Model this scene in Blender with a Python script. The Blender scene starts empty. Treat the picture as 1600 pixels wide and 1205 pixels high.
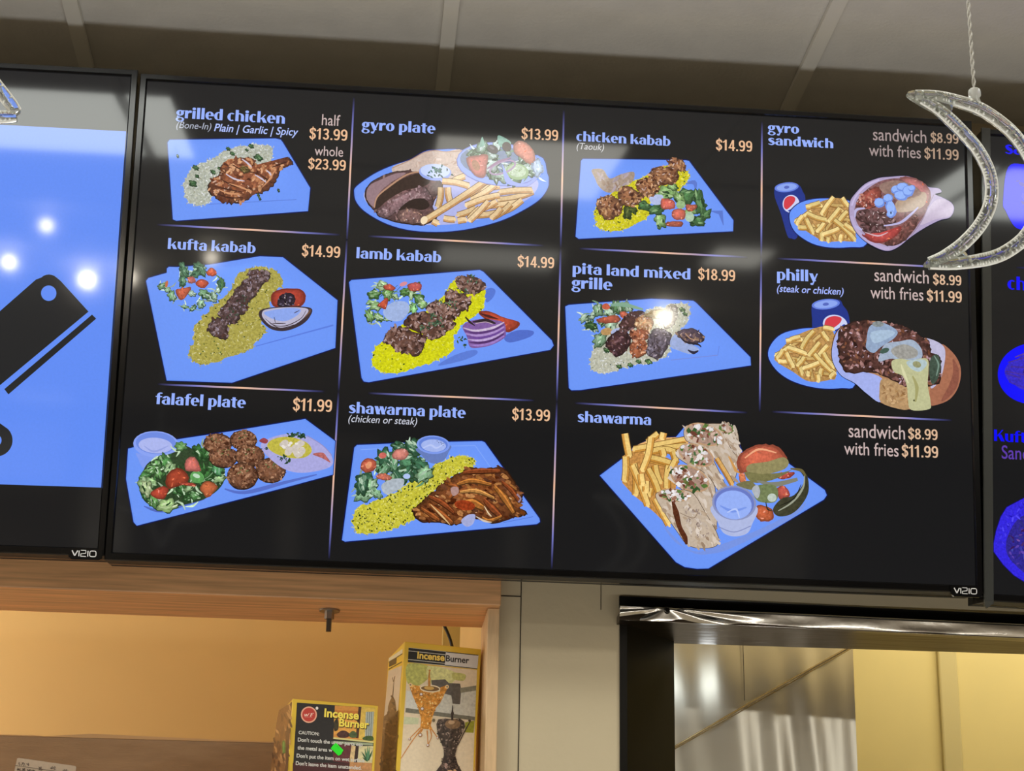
import bpy, math, random
import numpy as np
from mathutils import Matrix, Vector
from mathutils.geometry import tessellate_polygon

# ------------------------------------------------------------------ camera, lights, exposure
SC = bpy.context.scene
COL = SC.collection
F, CX, CY = 3000.0, 800.0, 602.5                # focal length in pixels of the 1600x1205 frame
R = np.array([[0.99612414, 0.04556873, 0.0752342],
              [-0.08612262, 0.33144969, 0.93953393],
              [0.01787701, -0.94237179, 0.33408953]])    # camera axes (right, down, forward) -> room axes
EYE = np.array([0.0, 0.0, 1.6])
cam_data = bpy.data.cameras.new('camera')
cam_data.sensor_width = 36.0
cam_data.lens = F / 1600.0 * 36.0
cam_data.clip_start = 0.05
cam = bpy.data.objects.new('camera', cam_data)
COL.objects.link(cam)
_m = np.eye(4)
_m[:3, 0] = R[:, 0]; _m[:3, 1] = -R[:, 1]; _m[:3, 2] = -R[:, 2]; _m[:3, 3] = EYE
cam.matrix_world = Matrix(_m.tolist())
SC.camera = cam

SC.view_settings.view_transform = 'Standard'
SC.view_settings.look = 'None'
SC.view_settings.exposure = 0.0
SC.view_settings.gamma = 1.0
SC.view_settings.use_curve_mapping = False

world = bpy.data.worlds.new('world')
SC.world = world
world.use_nodes = True
world.node_tree.nodes['Background'].inputs[0].default_value = (0.9, 0.95, 1.0, 1)
world.node_tree.nodes['Background'].inputs[1].default_value = 0.05

CEIL = 3.22
WALL = 3.03          # front face of the wall behind the televisions


def light(name, kind, loc, power, color, size=0.1, size_y=None, down=True, spread=None, aim=None):
    d = bpy.data.lights.new(name, kind)
    d.energy = power
    d.color = color
    if kind == 'AREA':
        d.shape = 'RECTANGLE' if size_y else 'SQUARE'
        d.size = size
        if size_y:
            d.size_y = size_y
        if spread:
            d.spread = spread
    else:
        d.shadow_soft_size = size
    o = bpy.data.objects.new(name, d)
    o.location = loc
    if aim is not None:
        o.rotation_euler = (Vector(aim) - Vector(loc)).to_track_quat('-Z', 'Y').to_euler()
    elif not down:
        o.rotation_euler = (math.pi, 0, 0)
    COL.objects.link(o)
    return o


WARM = (1.0, 0.90, 0.74)
NEUT = (0.97, 1.0, 0.93)
# lit panels in the suspended ceiling (mirrored in the glass of the televisions)
light('ceiling_panel_light', 'AREA', (-0.77, 1.77, CEIL - 0.0105), 11.0, NEUT, 0.72, 0.57)
light('ceiling_panel_light', 'AREA', (0.36, 0.30, CEIL - 0.0105), 1.1, (1.0, 0.97, 0.86), 0.34, 0.36)
light('ceiling_panel_light', 'AREA', (1.02, 0.52, CEIL - 0.0105), 0.8, (1.0, 0.97, 0.86), 0.16, 0.30)
light('ceiling_panel_light', 'AREA', (0.325, 1.55, CEIL - 0.0105), 4.4, (1.0, 0.97, 0.86), 0.40, 0.60)
light('ceiling_panel_light', 'AREA', (1.50, 1.56, CEIL - 0.0105), 6.5, NEUT, 0.50, 0.56)
BULBS = ((-0.86, 0.71, .5), (-1.08, 0.02, 1.1), (-0.89, -0.27, 2.2), (-0.46, 0.30, .35), (-0.75, -0.17, .9), (0.98, -0.52, 2.2))
# round bulbs of the dining room (mirrored in the glass)
for bx, by, p in BULBS:
    light('ceiling_bulb_light', 'POINT', (bx, by, CEIL - 0.05), p, WARM, 0.017)
for bx in (-3.5,):  # unseen lamp, added to brighten the back wall mirrored in the screens
    light('added_room_fill', 'AREA', (bx, -5.0, CEIL - 0.02), 85, (1.0, 0.93, 0.84), 0.3)
light('far_tube_light', 'AREA', (-1.86, -5.4, CEIL - 0.02), 0.7, (1.0, 1.0, 0.95), 0.34, 0.05)
for bx, by, p in ((-3.0, 0.6, 34), (3.0, 0.6, 34), (-3.2, -2.2, 40), (3.2, -2.2, 40)):  # unseen side lamps, added to brighten the room and front wall
    light('added_room_fill', 'AREA', (bx, by, CEIL - 0.02), p * 1.45, (1.0, 0.955, 0.86), 0.35)
# unseen uplight below the frame, added for the shadow edge on the ceiling
light('added_uplight', 'AREA', (0.1, 1.30, 1.13), 17.5, (1.0, 0.985, 0.955), 2.8, 0.2, down=False)
# kitchen behind the hatch, alcove
light('kitchen_light', 'AREA', (1.45, 3.45, 2.98), 12.0, (1.0, 0.95, 0.80), 0.9, 0.25)
for kx, kz in ((0.43, 2.275), (0.57, 2.285), (0.60, 2.27)):  # unseen bulbs behind the hatch wall, added for glints on the steel sheet
    light('added_glint_light', 'POINT', (kx, 3.2, kz), 0.06, (0.88, 0.96, 1.0), 0.016)
light('alcove_light', 'AREA', (-1.75, 3.42, 2.26), 15.0, (1.0, 0.95, 0.84), 0.5, 0.3, aim=(-0.55, 3.95, 2.1))


# ------------------------------------------------------------------ helpers
def lin(c):
    c = c / 255.0
    return c / 12.92 if c <= 0.04045 else ((c + 0.055) / 1.055) ** 2.4


def L3(rgb):
    return tuple(lin(max(0, min(255, v))) for v in rgb[:3])


def ray(px, py):
    return R @ np.array([(px - CX) / F, (py - CY) / F, 1.0])


def at(px, py, Y):
    """room point seen at a pixel of the photograph, on the vertical plane y = Y"""
    d = ray(px, py)
    return EYE + d * ((Y - EYE[1]) / d[1])


def at_z(px, py, Z):
    d = ray(px, py)
    return EYE + d * ((Z - EYE[2]) / d[2])


class Frame:
    """a flat face in the room: pixel -> its own (x, z) coordinates"""
    def __init__(self, M, axis='y', off=0.0):
        self.M = np.array(M); self.I = np.linalg.inv(self.M); self.axis = {'x': 0, 'y': 1, 'z': 2}[axis]; self.off = off

    def loc(self, px, py):
        o = self.I[:3, :3] @ EYE + self.I[:3, 3]
        d = self.I[:3, :3] @ ray(px, py)
        a = self.axis
        return o + d * ((self.off - o[a]) / d[a])


def mat(name, rgb, rough=0.5, metal=0.0, spec=0.5, noise=0.0, nscale=30.0, bump=0.0, bscale=60.0, srgb=True, stretch=(1, 1, 1), trans=0.0, ior=1.5, coat=0.0):
    m = bpy.data.materials.new(name)
    m.use_nodes = True
    nt = m.node_tree
    b = nt.nodes['Principled BSDF']
    c = L3(rgb) if srgb else rgb
    b.inputs['Base Color'].default_value = (*c, 1)
    b.inputs['Roughness'].default_value = rough
    b.inputs['Metallic'].default_value = metal
    b.inputs['Specular IOR Level'].default_value = spec
    b.inputs['IOR'].default_value = ior
    b.inputs['Transmission Weight'].default_value = trans
    b.inputs['Coat Weight'].default_value = coat
    if noise or bump:
        tc = nt.nodes.new('ShaderNodeTexCoord')
        mp = nt.nodes.new('ShaderNodeMapping')
        mp.inputs['Scale'].default_value = stretch
        nt.links.new(tc.outputs['Object'], mp.inputs['Vector'])
    if noise:
        n = nt.nodes.new('ShaderNodeTexNoise')
        n.inputs['Scale'].default_value = nscale
        n.inputs['Detail'].default_value = 4
        nt.links.new(mp.outputs[0], n.inputs['Vector'])
        r = nt.nodes.new('ShaderNodeValToRGB')
        r.color_ramp.elements[0].position = 0.3; r.color_ramp.elements[1].position = 0.7
        r.color_ramp.elements[0].color = (*[v * (1 - noise) for v in c], 1)
        r.color_ramp.elements[1].color = (*[min(1, v * (1 + noise)) for v in c], 1)
        nt.links.new(n.outputs['Fac'], r.inputs['Fac'])
        nt.links.new(r.outputs['Color'], b.inputs['Base Color'])
    if bump:
        n2 = nt.nodes.new('ShaderNodeTexNoise')
        n2.inputs['Scale'].default_value = bscale
        n2.inputs['Detail'].default_value = 3
        nt.links.new(mp.outputs[0], n2.inputs['Vector'])
        bp = nt.nodes.new('ShaderNodeBump')
        bp.inputs['Strength'].default_value = bump
        bp.inputs['Distance'].default_value = 0.01
        nt.links.new(n2.outputs['Fac'], bp.inputs['Height'])
        nt.links.new(bp.outputs['Normal'], b.inputs['Normal'])
    return m


def attr_mat(name, emit, rough, grain=300.0, spec=0.5):
    """colours of a displayed (emit) or printed (not emit) picture, stored on the mesh; alpha is fine grain"""
    m = bpy.data.materials.new(name)
    m.use_nodes = True
    nt = m.node_tree
    b = nt.nodes['Principled BSDF']
    a = nt.nodes.new('ShaderNodeAttribute'); a.attribute_name = 'Col'
    tc = nt.nodes.new('ShaderNodeTexCoord')
    n = nt.nodes.new('ShaderNodeTexNoise'); n.inputs['Scale'].default_value = grain; n.inputs['Detail'].default_value = 2
    nt.links.new(tc.outputs['Object'], n.inputs['Vector'])
    mr = nt.nodes.new('ShaderNodeMapRange')
    mr.inputs[1].default_value = 0.3; mr.inputs[2].default_value = 0.7; mr.inputs[3].default_value = -1.0; mr.inputs[4].default_value = 1.0
    nt.links.new(n.outputs['Fac'], mr.inputs[0])
    mu = nt.nodes.new('ShaderNodeMath'); mu.operation = 'MULTIPLY_ADD'; mu.inputs[2].default_value = 1.0
    nt.links.new(mr.outputs[0], mu.inputs[0]); nt.links.new(a.outputs['Alpha'], mu.inputs[1])
    vm = nt.nodes.new('ShaderNodeVectorMath'); vm.operation = 'SCALE'
    nt.links.new(a.outputs['Color'], vm.inputs[0]); nt.links.new(mu.outputs[0], vm.inputs['Scale'])
    if emit:
        b.inputs['Base Color'].default_value = (0.0, 0.0, 0.0, 1)
        nt.links.new(vm.outputs[0], b.inputs['Emission Color'])
        b.inputs['Emission Strength'].default_value = 1.0
    else:
        sc = nt.nodes.new('ShaderNodeVectorMath'); sc.operation = 'SCALE'; sc.inputs['Scale'].default_value = 1.28
        nt.links.new(vm.outputs[0], sc.inputs[0]); nt.links.new(sc.outputs[0], b.inputs['Base Color'])
    b.inputs['Roughness'].default_value = rough
    b.inputs['Specular IOR Level'].default_value = spec
    return m


M_SCREEN = attr_mat('lit_display', True, 0.06, 260.0, 0.5)
M_PRINT = attr_mat('printed_card', False, 0.35, 200.0)


def link(o, parent=None, label=None, cat=None, group=None, kind=None):
    COL.objects.link(o)
    if parent is not None:
        o.parent = parent
    if label: o['label'] = label
    if cat: o['category'] = cat
    if group: o['group'] = group
    if kind: o['kind'] = kind
    return o


def empty(name, M, label, cat, group=None):
    o = bpy.data.objects.new(name, None)
    o.empty_display_size = 0.05
    o.matrix_world = Matrix(np.array(M).tolist())
    return link(o, None, label, cat, group)


class MB:
    def __init__(self):
        self.v = []; self.f = []; self.c = []

    def poly(self, pts, col=None):
        i = len(self.v)
        self.v += [tuple(p) for p in pts]
        if col is not None: self.c += [col] * len(pts)
        self.f.append(tuple(range(i, i + len(pts))))

    def tri(self, pts, tris, cols):
        i = len(self.v)
        self.v += [tuple(p) for p in pts]
        self.c += cols
        self.f += [tuple(i + k for k in t) for t in tris]

    def box(self, x0, x1, y0, y1, z0, z1):
        i = len(self.v)
        self.v += [(x0, y0, z0), (x1, y0, z0), (x1, y1, z0), (x0, y1, z0), (x0, y0, z1), (x1, y0, z1), (x1, y1, z1), (x0, y1, z1)]
        for q in ((0, 3, 2, 1), (4, 5, 6, 7), (0, 1, 5, 4), (1, 2, 6, 5), (2, 3, 7, 6), (3, 0, 4, 7)):
            self.f.append(tuple(i + k for k in q))

    def prism(self, poly, axis, a, b):
        """extrude a 2-D outline along x ('x': outline is (y, z)) or y ('y': outline is (x, z)) or z"""
        i = len(self.v); n = len(poly)
        for t in (a, b):
            for p in poly:
                self.v.append({'x': (t, p[0], p[1]), 'y': (p[0], t, p[1]), 'z': (p[0], p[1], t)}[axis])
        self.f.append(tuple(range(i, i + n))[::-1]); self.f.append(tuple(range(i + n, i + 2 * n)))
        for k in range(n):
            j = (k + 1) % n
            self.f.append((i + k, i + j, i + n + j, i + n + k))

    def tube(self, pts, r, seg=10, up=None, ry=None, caps=True):
        pts = [Vector(p) for p in pts]; n = len(pts)
        rr = r if isinstance(r, (list, tuple)) else [r] * n
        i0 = len(self.v)
        side = None
        for k in range(n):
            t = (pts[min(k + 1, n - 1)] - pts[max(k - 1, 0)]).normalized()
            if up is not None:
                a = Vector(up); a = (a - t * a.dot(t)).normalized()
            else:
                if side is None:
                    side = Vector((0, 0, 1)) if abs(t.z) < 0.9 else Vector((1, 0, 0))
                a = (side - t * side.dot(t)).normalized(); side = a
            b = t.cross(a)
            for s in range(seg):
                w = 2 * math.pi * s / seg
                self.v.append(tuple(pts[k] + a * math.cos(w) * (ry[k] if ry else rr[k]) + b * math.sin(w) * rr[k]))
        for k in range(n - 1):
            for s in range(seg):
                s2 = (s + 1) % seg
                self.f.append((i0 + k * seg + s, i0 + k * seg + s2, i0 + (k + 1) * seg + s2, i0 + (k + 1) * seg + s))
        if caps:
            self.f.append(tuple(range(i0, i0 + seg))[::-1])
            self.f.append(tuple(range(i0 + (n - 1) * seg, i0 + n * seg)))

    def sphere(self, c, r, n=8):
        i = len(self.v); c = Vector(c)
        for a in range(n + 1):
            th = math.pi * a / n
            for b in range(n * 2):
                ph = math.pi * b / n
                self.v.append((c.x + r * math.sin(th) * math.cos(ph), c.y + r * math.sin(th) * math.sin(ph), c.z + r * math.cos(th)))
        for a in range(n):
            for b in range(n * 2):
                b2 = (b + 1) % (n * 2)
                self.f.append((i + a * n * 2 + b, i + a * n * 2 + b2, i + (a + 1) * n * 2 + b2, i + (a + 1) * n * 2 + b))

    def build(self, name, material, parent=None, smooth=False, bevel=0.0, **kw):
        me = bpy.data.meshes.new(name)
        me.from_pydata(self.v, [], self.f)
        if material: me.materials.append(material)
        if self.c:
            ca = me.color_attributes.new('Col', 'FLOAT_COLOR', 'POINT')
            ca.data.foreach_set('color', np.array(self.c, dtype=np.float32).ravel())
        else:
            import bmesh
            bm = bmesh.new(); bm.from_mesh(me)
            bmesh.ops.recalc_face_normals(bm, faces=bm.faces)
            bm.to_mesh(me); bm.free()
        if smooth:
            for p in me.polygons: p.use_smooth = True
        me.update()
        o = bpy.data.objects.new(name, me)
        if bevel:
            md = o.modifiers.new('bevel', 'BEVEL'); md.width = bevel; md.segments = 2; md.limit_method = 'ANGLE'
        return link(o, parent, **kw)


# ------------------------------------------------------------------ 2-D drawing for displayed and printed pictures
def crom(pts, n=5, closed=True):
    out = []; m = len(pts)
    rng = range(m if closed else m - 1)
    for i in rng:
        g = (lambda k: pts[k % m]) if closed else (lambda k: pts[max(0, min(m - 1, k))])
        p0, p1, p2, p3 = g(i - 1), g(i), g(i + 1), g(i + 2)
        for s in range(n):
            t = s / n
            out.append(tuple(0.5 * (2 * p1[d] + (p2[d] - p0[d]) * t + (2 * p0[d] - 5 * p1[d] + 4 * p2[d] - p3[d]) * t * t +
                                    (3 * p1[d] - p0[d] - 3 * p2[d] + p3[d]) * t ** 3) for d in (0, 1)))
    if not closed: out.append(tuple(pts[-1]))
    return out


def inside(p, poly):
    x, y = p; c = False; j = len(poly) - 1
    for i in range(len(poly)):
        xi, yi = poly[i]; xj, yj = poly[j]
        if (yi > y) != (yj > y) and x < (xj - xi) * (y - yi) / (yj - yi + 1e-12) + xi: c = not c
        j = i
    return c


class Pic:
    """draws onto a flat face, in the pixel coordinates of an enlarged crop (ox, oy, scale) of the photograph"""
    def __init__(self, frame, ox, oy, s, material, seed=0, h0=0.0004, dh=0.00002, sign=-1):
        self.fr, self.ox, self.oy, self.s = frame, ox, oy, s
        self.m = material; self.h = h0; self.dh = dh; self.rnd = random.Random(seed); self.mb = MB(); self.sign = sign

    def L(self, x, y):
        p = self.fr.loc(self.ox + x / self.s, self.oy + y / self.s)
        p = np.array(p); p[self.fr.axis] += self.sign * self.h
        return tuple(p)

    def up(self): self.h += self.dh

    def fill(self, pts, col, grain=0.0, cols=None):
        if len(pts) < 3: return
        tr = tessellate_polygon([[Vector((p[0], p[1], 0)) for p in pts]])
        cc = [(*L3(c), grain) for c in cols] if cols else [(*L3(col), grain)] * len(pts)
        self.mb.tri([self.L(*p) for p in pts], tr, cc)

    def poly(self, pts, col, grain=0.0):
        self.fill(pts, col, grain); self.up()

    def blob(self, pts, col, grain=0.0, n=5):
        self.poly(crom(pts, n), col, grain)

    def rough(self, pts, amp, n=5):
        return [(x + self.rnd.gauss(0, amp), y + self.rnd.gauss(0, amp)) for x, y in crom(pts, n)]

    def ell(self, cx, cy, rx, ry, rot, col, grain=0.0, n=24, jit=0.0, up=True):
        c, s = math.cos(math.radians(rot)), math.sin(math.radians(rot))
        pts = []
        for k in range(n):
            a = 2 * math.pi * k / n
            q = 1 + (self.rnd.uniform(-jit, jit) if jit else 0)
            x, y = rx * q * math.cos(a), ry * q * math.sin(a)
            pts.append((cx + x * c - y * s, cy + x * s + y * c))
        self.fill(pts, col, grain)
        if up: self.up()
        return pts

    def ring(self, cx, cy, rx, ry, rot, w, col):
        c, s = math.cos(math.radians(rot)), math.sin(math.radians(rot)); pts = []
        for k in range(41):
            a = 2 * math.pi * k / 40
            pts.append((cx + rx * math.cos(a) * c - ry * math.sin(a) * s, cy + rx * math.cos(a) * s + ry * math.sin(a) * c))
        self.line(pts, w, col)

    def line(self, pts, w, col, cols=None, smooth=False, grain=0.0):
        if smooth: pts = crom(pts, 5, False)
        n = len(pts); ws = w if isinstance(w, (list, tuple)) else None
        l, r = [], []
        for k in range(n):
            a, b = pts[max(k - 1, 0)], pts[min(k + 1, n - 1)]
            dx, dy = b[0] - a[0], b[1] - a[1]; q = math.hypot(dx, dy) or 1
            if ws:
                t = k / max(1, n - 1) * (len(ws) - 1); i = min(int(t), len(ws) - 2); ww = ws[i] + (ws[i + 1] - ws[i]) * (t - i)
            else: ww = w
            l.append((pts[k][0] - dy / q * ww / 2, pts[k][1] + dx / q * ww / 2)); r.append((pts[k][0] + dy / q * ww / 2, pts[k][1] - dx / q * ww / 2))
        P = [self.L(*p) for p in l + r]
        C = [(*L3(c), grain) for c in cols] * 2 if cols else [(*L3(col), grain)] * (2 * n)
        self.mb.tri(P, [(k, k + 1, n + k + 1, n + k) for k in range(n - 1)], C)
        self.up()

    def inpoly(self, poly):
        xs = [p[0] for p in poly]; ys = [p[1] for p in poly]
        for _ in range(60):
            p = (self.rnd.uniform(min(xs), max(xs)), self.rnd.uniform(min(ys), max(ys)))
            if inside(p, poly): return p
        return (sum(xs) / len(xs), sum(ys) / len(ys))

    def shade(self, pts, col, hi=1.16, lo=.74, dx=-.18, dy=-.28, grain=.15):
        """rounded look of a pictured piece: lighter off-centre, darker rim"""
        cx = sum(p[0] for p in pts) / len(pts); cy = sum(p[1] for p in pts) / len(pts)
        rx = max(abs(p[0] - cx) for p in pts); ry = max(abs(p[1] - cy) for p in pts)
        n = len(pts); q = (cx + rx * dx, cy + ry * dy)
        mid = [(q[0] + (x - q[0]) * .62, q[1] + (y - q[1]) * .62) for x, y in pts]
        C = lambda k: (*L3([v * k for v in col]), grain)
        P = [self.L(*p) for p in pts] + [self.L(*p) for p in mid] + [self.L(*q)]
        tr = []
        for k in range(n):
            j = (k + 1) % n
            tr += [(k, j, n + j, n + k), (n + k, n + j, 2 * n)]
        self.mb.tri(P, tr, [C(lo)] * n + [C(1.0)] * n + [C(hi)])
        self.up()

    def specks(self, poly, n, rx, ry, pal, jit=0.3, seg=7, rot=None, spread=14, grain=0.0, groups=6):
        for k in range(n):
            p = self.inpoly(poly); c = self.rnd.choice(pal); d = self.rnd.uniform(-spread, spread)
            q = self.rnd.uniform(0.6, 1.35)
            self.ell(p[0], p[1], rx * q, ry * q, self.rnd.uniform(0, 180) if rot is None else rot + self.rnd.uniform(-25, 25),
                     [v + d for v in c], grain, seg, jit, up=False)
            if k % max(1, n // groups) == 0: self.up()
        self.up()

    def rice(self, pts, base, pal, n, ln=9, wd=3.2, rough=5, herbs=0, herbpal=((40, 75, 30), (25, 55, 25), (70, 95, 40))):
        poly = self.rough(pts, rough, 7)
        self.poly(poly, base, 0.25)
        self.specks(poly, n, ln, wd, pal, 0.1, 6, groups=10)
        if herbs: self.specks(poly, herbs, 6, 4, herbpal, 0.4, 6)
        # a fringe of loose grains breaks the outline
        for p in poly[::2]:
            self.ell(p[0] + self.rnd.gauss(0, 4), p[1] + self.rnd.gauss(0, 4), ln, wd, self.rnd.uniform(0, 180), self.rnd.choice(pal), 0, 6, up=False)
        self.up()
        return poly

    def meat(self, pts, base, pal, n, size=12, rough=4, hi=0, hicol=(215, 195, 195), edge=(45, 28, 25), rot=None):
        poly = self.rough(pts, rough, 6)
        cx = sum(p[0] for p in poly) / len(poly); cy = sum(p[1] for p in poly) / len(poly)
        self.poly([(cx + (x - cx) * 1.03, cy + (y - cy) * 1.03 + 2) for x, y in poly], edge)
        self.shade(poly, base, 1.2, .7, grain=.35)
        self.specks(poly, n, size, size * 0.5, pal, 0.45, 8, rot, 18, 0.3)
        if hi: self.specks(poly, hi, size * 0.55, size * 0.2, [hicol], 0.4, 6, rot, 10)
        return poly

    def leaf(self, x, y, r, rot=0, col=(70, 110, 55), light=(150, 185, 120), dark=(35, 65, 35), asp=0.65):
        ru = self.rnd
        c, s = math.cos(math.radians(rot)), math.sin(math.radians(rot))
        lob = ru.randint(4, 7); ph = ru.uniform(0, 6.28)
        pts = []
        for k in range(26):
            a = 2 * math.pi * k / 26
            q = 1 + .16 * math.sin(lob * a + ph) + ru.uniform(-.14, .14)
            px, py = r * q * math.cos(a), r * asp * q * math.sin(a)
            pts.append((x + px * c - py * s, y + px * s + py * c))
        self.poly([(x + (u - x) * 1.07 + 1, y + (v - y) * 1.07 + 3) for u, v in pts], dark, 0.2)
        self.shade(pts, col, 1.35, .68, ru.uniform(-.4, .3), ru.uniform(-.5, .1), grain=.4)
        mid = [(x + (u - x) * .8, y + (v - y) * .8) for u, v in pts]
        self.specks(mid, 8, r * 0.3, r * 0.11, [light, col, dark, [(p + q) / 2 for p, q in zip(col, light)]], 0.45, 8, rot, 12)
        if ru.random() < .6:
            b = ru.uniform(-.3, .3) * r
            self.line(crom([(x - c * r * .8, y - s * r * .8), (x - s * b, y + c * b), (x + c * r * .7, y + s * r * .7)], 4, False), [r * .09, r * .06, 2], [(p * 2 + q) / 3 for p, q in zip(light, col)])

    def salad(self, spots, pal=None, r=(26, 50), light=(165, 195, 140)):
        pal = pal or [(70, 112, 58), (95, 135, 75), (50, 90, 45), (120, 155, 95)]
        m = (r[0] + r[1]) / 2
        for x, y in spots:
            for q in range(2):
                gx, gy = x + self.rnd.gauss(0, m * .7), y + self.rnd.gauss(0, m * .6)
                a = self.rnd.uniform(0, 3.14); dx, dy = m * 1.0 * math.cos(a), m * .8 * math.sin(a); b = self.rnd.uniform(-.5, .5)
                self.line([(gx - dx, gy - dy), (gx - dy * b, gy + dx * b), (gx + dx, gy + dy)], [3, m * .34, 3],
                          self.rnd.choice([light, [v * .8 for v in light], pal[0], [min(255, v * 1.12) for v in light]]), smooth=True, grain=.25)
        for x, y in spots:
            self.leaf(x + self.rnd.gauss(0, 6), y + self.rnd.gauss(0, 6), self.rnd.uniform(*r), self.rnd.uniform(0, 180), self.rnd.choice(pal), light, (38, 66, 36), self.rnd.uniform(.5, .85))

    def tomato(self, pts, col=(205, 80, 55), hi=(240, 150, 120), seed=True):
        g = sum(col) / 3; col = [v + (g - v) * .16 for v in col]
        poly = self.rough(pts, 1.5, 5)
        self.poly(poly, [v * 0.72 for v in col], 0.1)
        cx = sum(p[0] for p in poly) / len(poly); cy = sum(p[1] for p in poly) / len(poly)
        inn = [(cx + (x - cx) * 0.86, cy + (y - cy) * 0.84 - 2) for x, y in poly]
        self.shade(inn, col, 1.12, .84, grain=.18)
        self.specks(inn, 9, 9, 4, [hi, col, [v * .85 for v in col], (225, 110, 70)], 0.4, 7)

    def fry(self, x0, y0, x1, y1, w=30, col=(232, 200, 140), side=(196, 142, 78)):
        dx, dy = x1 - x0, y1 - y0; q = math.hypot(dx, dy); nx, ny = -dy / q, dx / q
        if ny < 0: nx, ny = -nx, -ny
        d = self.rnd.uniform(-14, 10); c = [v + d for v in col]; s = [v + d for v in side]
        h = w / 2; b = self.rnd.uniform(-0.06, 0.06) * q
        mx, my = (x0 + x1) / 2 + nx * b, (y0 + y1) / 2 + ny * b
        P = crom([(x0, y0), (mx, my), (x1, y1)], 4, False)
        self.line(P, w * 1.12, [v * .62 for v in side])
        self.line([(x + nx * h * .3, y + ny * h * .3) for x, y in P], w * .66, s, grain=.15)
        self.line([(x - nx * h * .28, y - ny * h * .28) for x, y in P], [w * .58, w * .66, w * .6], c, grain=.12)
        e = P[-1]
        self.ell(e[0], e[1], w * .36, w * .22, self.rnd.uniform(0, 90), [v + 8 for v in c], 0.1, 7, .1)

    def halo(self, pts, w=13, col=(14, 26, 92)):
        p = list(pts) + [pts[0]]
        self.line(p, w, col)

    def plate(self, pts, col=(104, 149, 250), rnd=1, halo=True):
        pp = crom(pts, rnd) if rnd > 1 else pts
        if halo: self.halo(pp, 3.0 * self.s)
        self.poly(pp, [v * .97 for v in col], 0.03)
        cx = sum(p[0] for p in pp) / len(pp); cy = sum(p[1] for p in pp) / len(pp)
        self.shade([(cx + (x - cx) * .985, cy + (y - cy) * .985) for x, y in pp], [col[0] + 6, col[1] + 3, col[2] - 1], 1.06, .985, .25, -.3, .02)
        return pp

    def done(self, name, parent, label=None):
        o = self.mb.build(name, self.m, parent, label=label)
        self.mb = MB()
        return o


# ------------------------------------------------------------------ lettering
def stroke_quads(pts, w):
    out = []
    for a, b in zip(pts[:-1], pts[1:]):
        dx, dy = b[0] - a[0], b[1] - a[1]; q = math.hypot(dx, dy); nx, ny = -dy / q * w / 2, dx / q * w / 2
        ex, ey = dx / q * w * .0, dy / q * w * .0
        out.append([(a[0] + nx - ex, a[1] + ny - ey), (b[0] + nx + ex, b[1] + ny + ey), (b[0] - nx + ex, b[1] - ny + ey), (a[0] - nx - ex, a[1] - ny - ey)])
    return out


ST, TH = 0.34, 0.12      # heavy stems, fine joins (flared display face of the menu titles)


def g_rect(x, y, w, h): return [[(x, y), (x + w, y), (x + w, y + h), (x, y + h)]]


def g_ring(cx, cy, a, b, t, s, a0=0, a1=360, n=28):
    out = []
    for k in range(n):
        p, q = math.radians(a0 + (a1 - a0) * k / n), math.radians(a0 + (a1 - a0) * (k + 1) / n)
        o = lambda u: (cx + a * math.cos(u), cy + b * math.sin(u)); i = lambda u: (cx + (a - t) * math.cos(u), cy + (b - s) * math.sin(u))
        out.append([o(p), o(q), i(q), i(p)])
    return out


def g_diag(x0, y0, x1, y1, w): return [[(x0, y0), (x0 + w, y0), (x1 + w, y1), (x1, y1)]]


def g_curve(pts, ws):
    P = crom(pts, 7, False); n = len(P); out = []; l = []
    for k in range(n):
        a, b = P[max(0, k - 1)], P[min(n - 1, k + 1)]; dx, dy = b[0] - a[0], b[1] - a[1]; q = math.hypot(dx, dy)
        t = k / (n - 1) * (len(ws) - 1); i = min(int(t), len(ws) - 2); w = (ws[i] + (ws[i + 1] - ws[i]) * (t - i)) / 2
        l.append(((P[k][0] - dy / q * w, P[k][1] + dx / q * w), (P[k][0] + dy / q * w, P[k][1] - dx / q * w)))
    for k in range(n - 1): out.append([l[k][0], l[k + 1][0], l[k + 1][1], l[k][1]])
    return out


AS, DE = 1.42, -0.42


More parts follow.
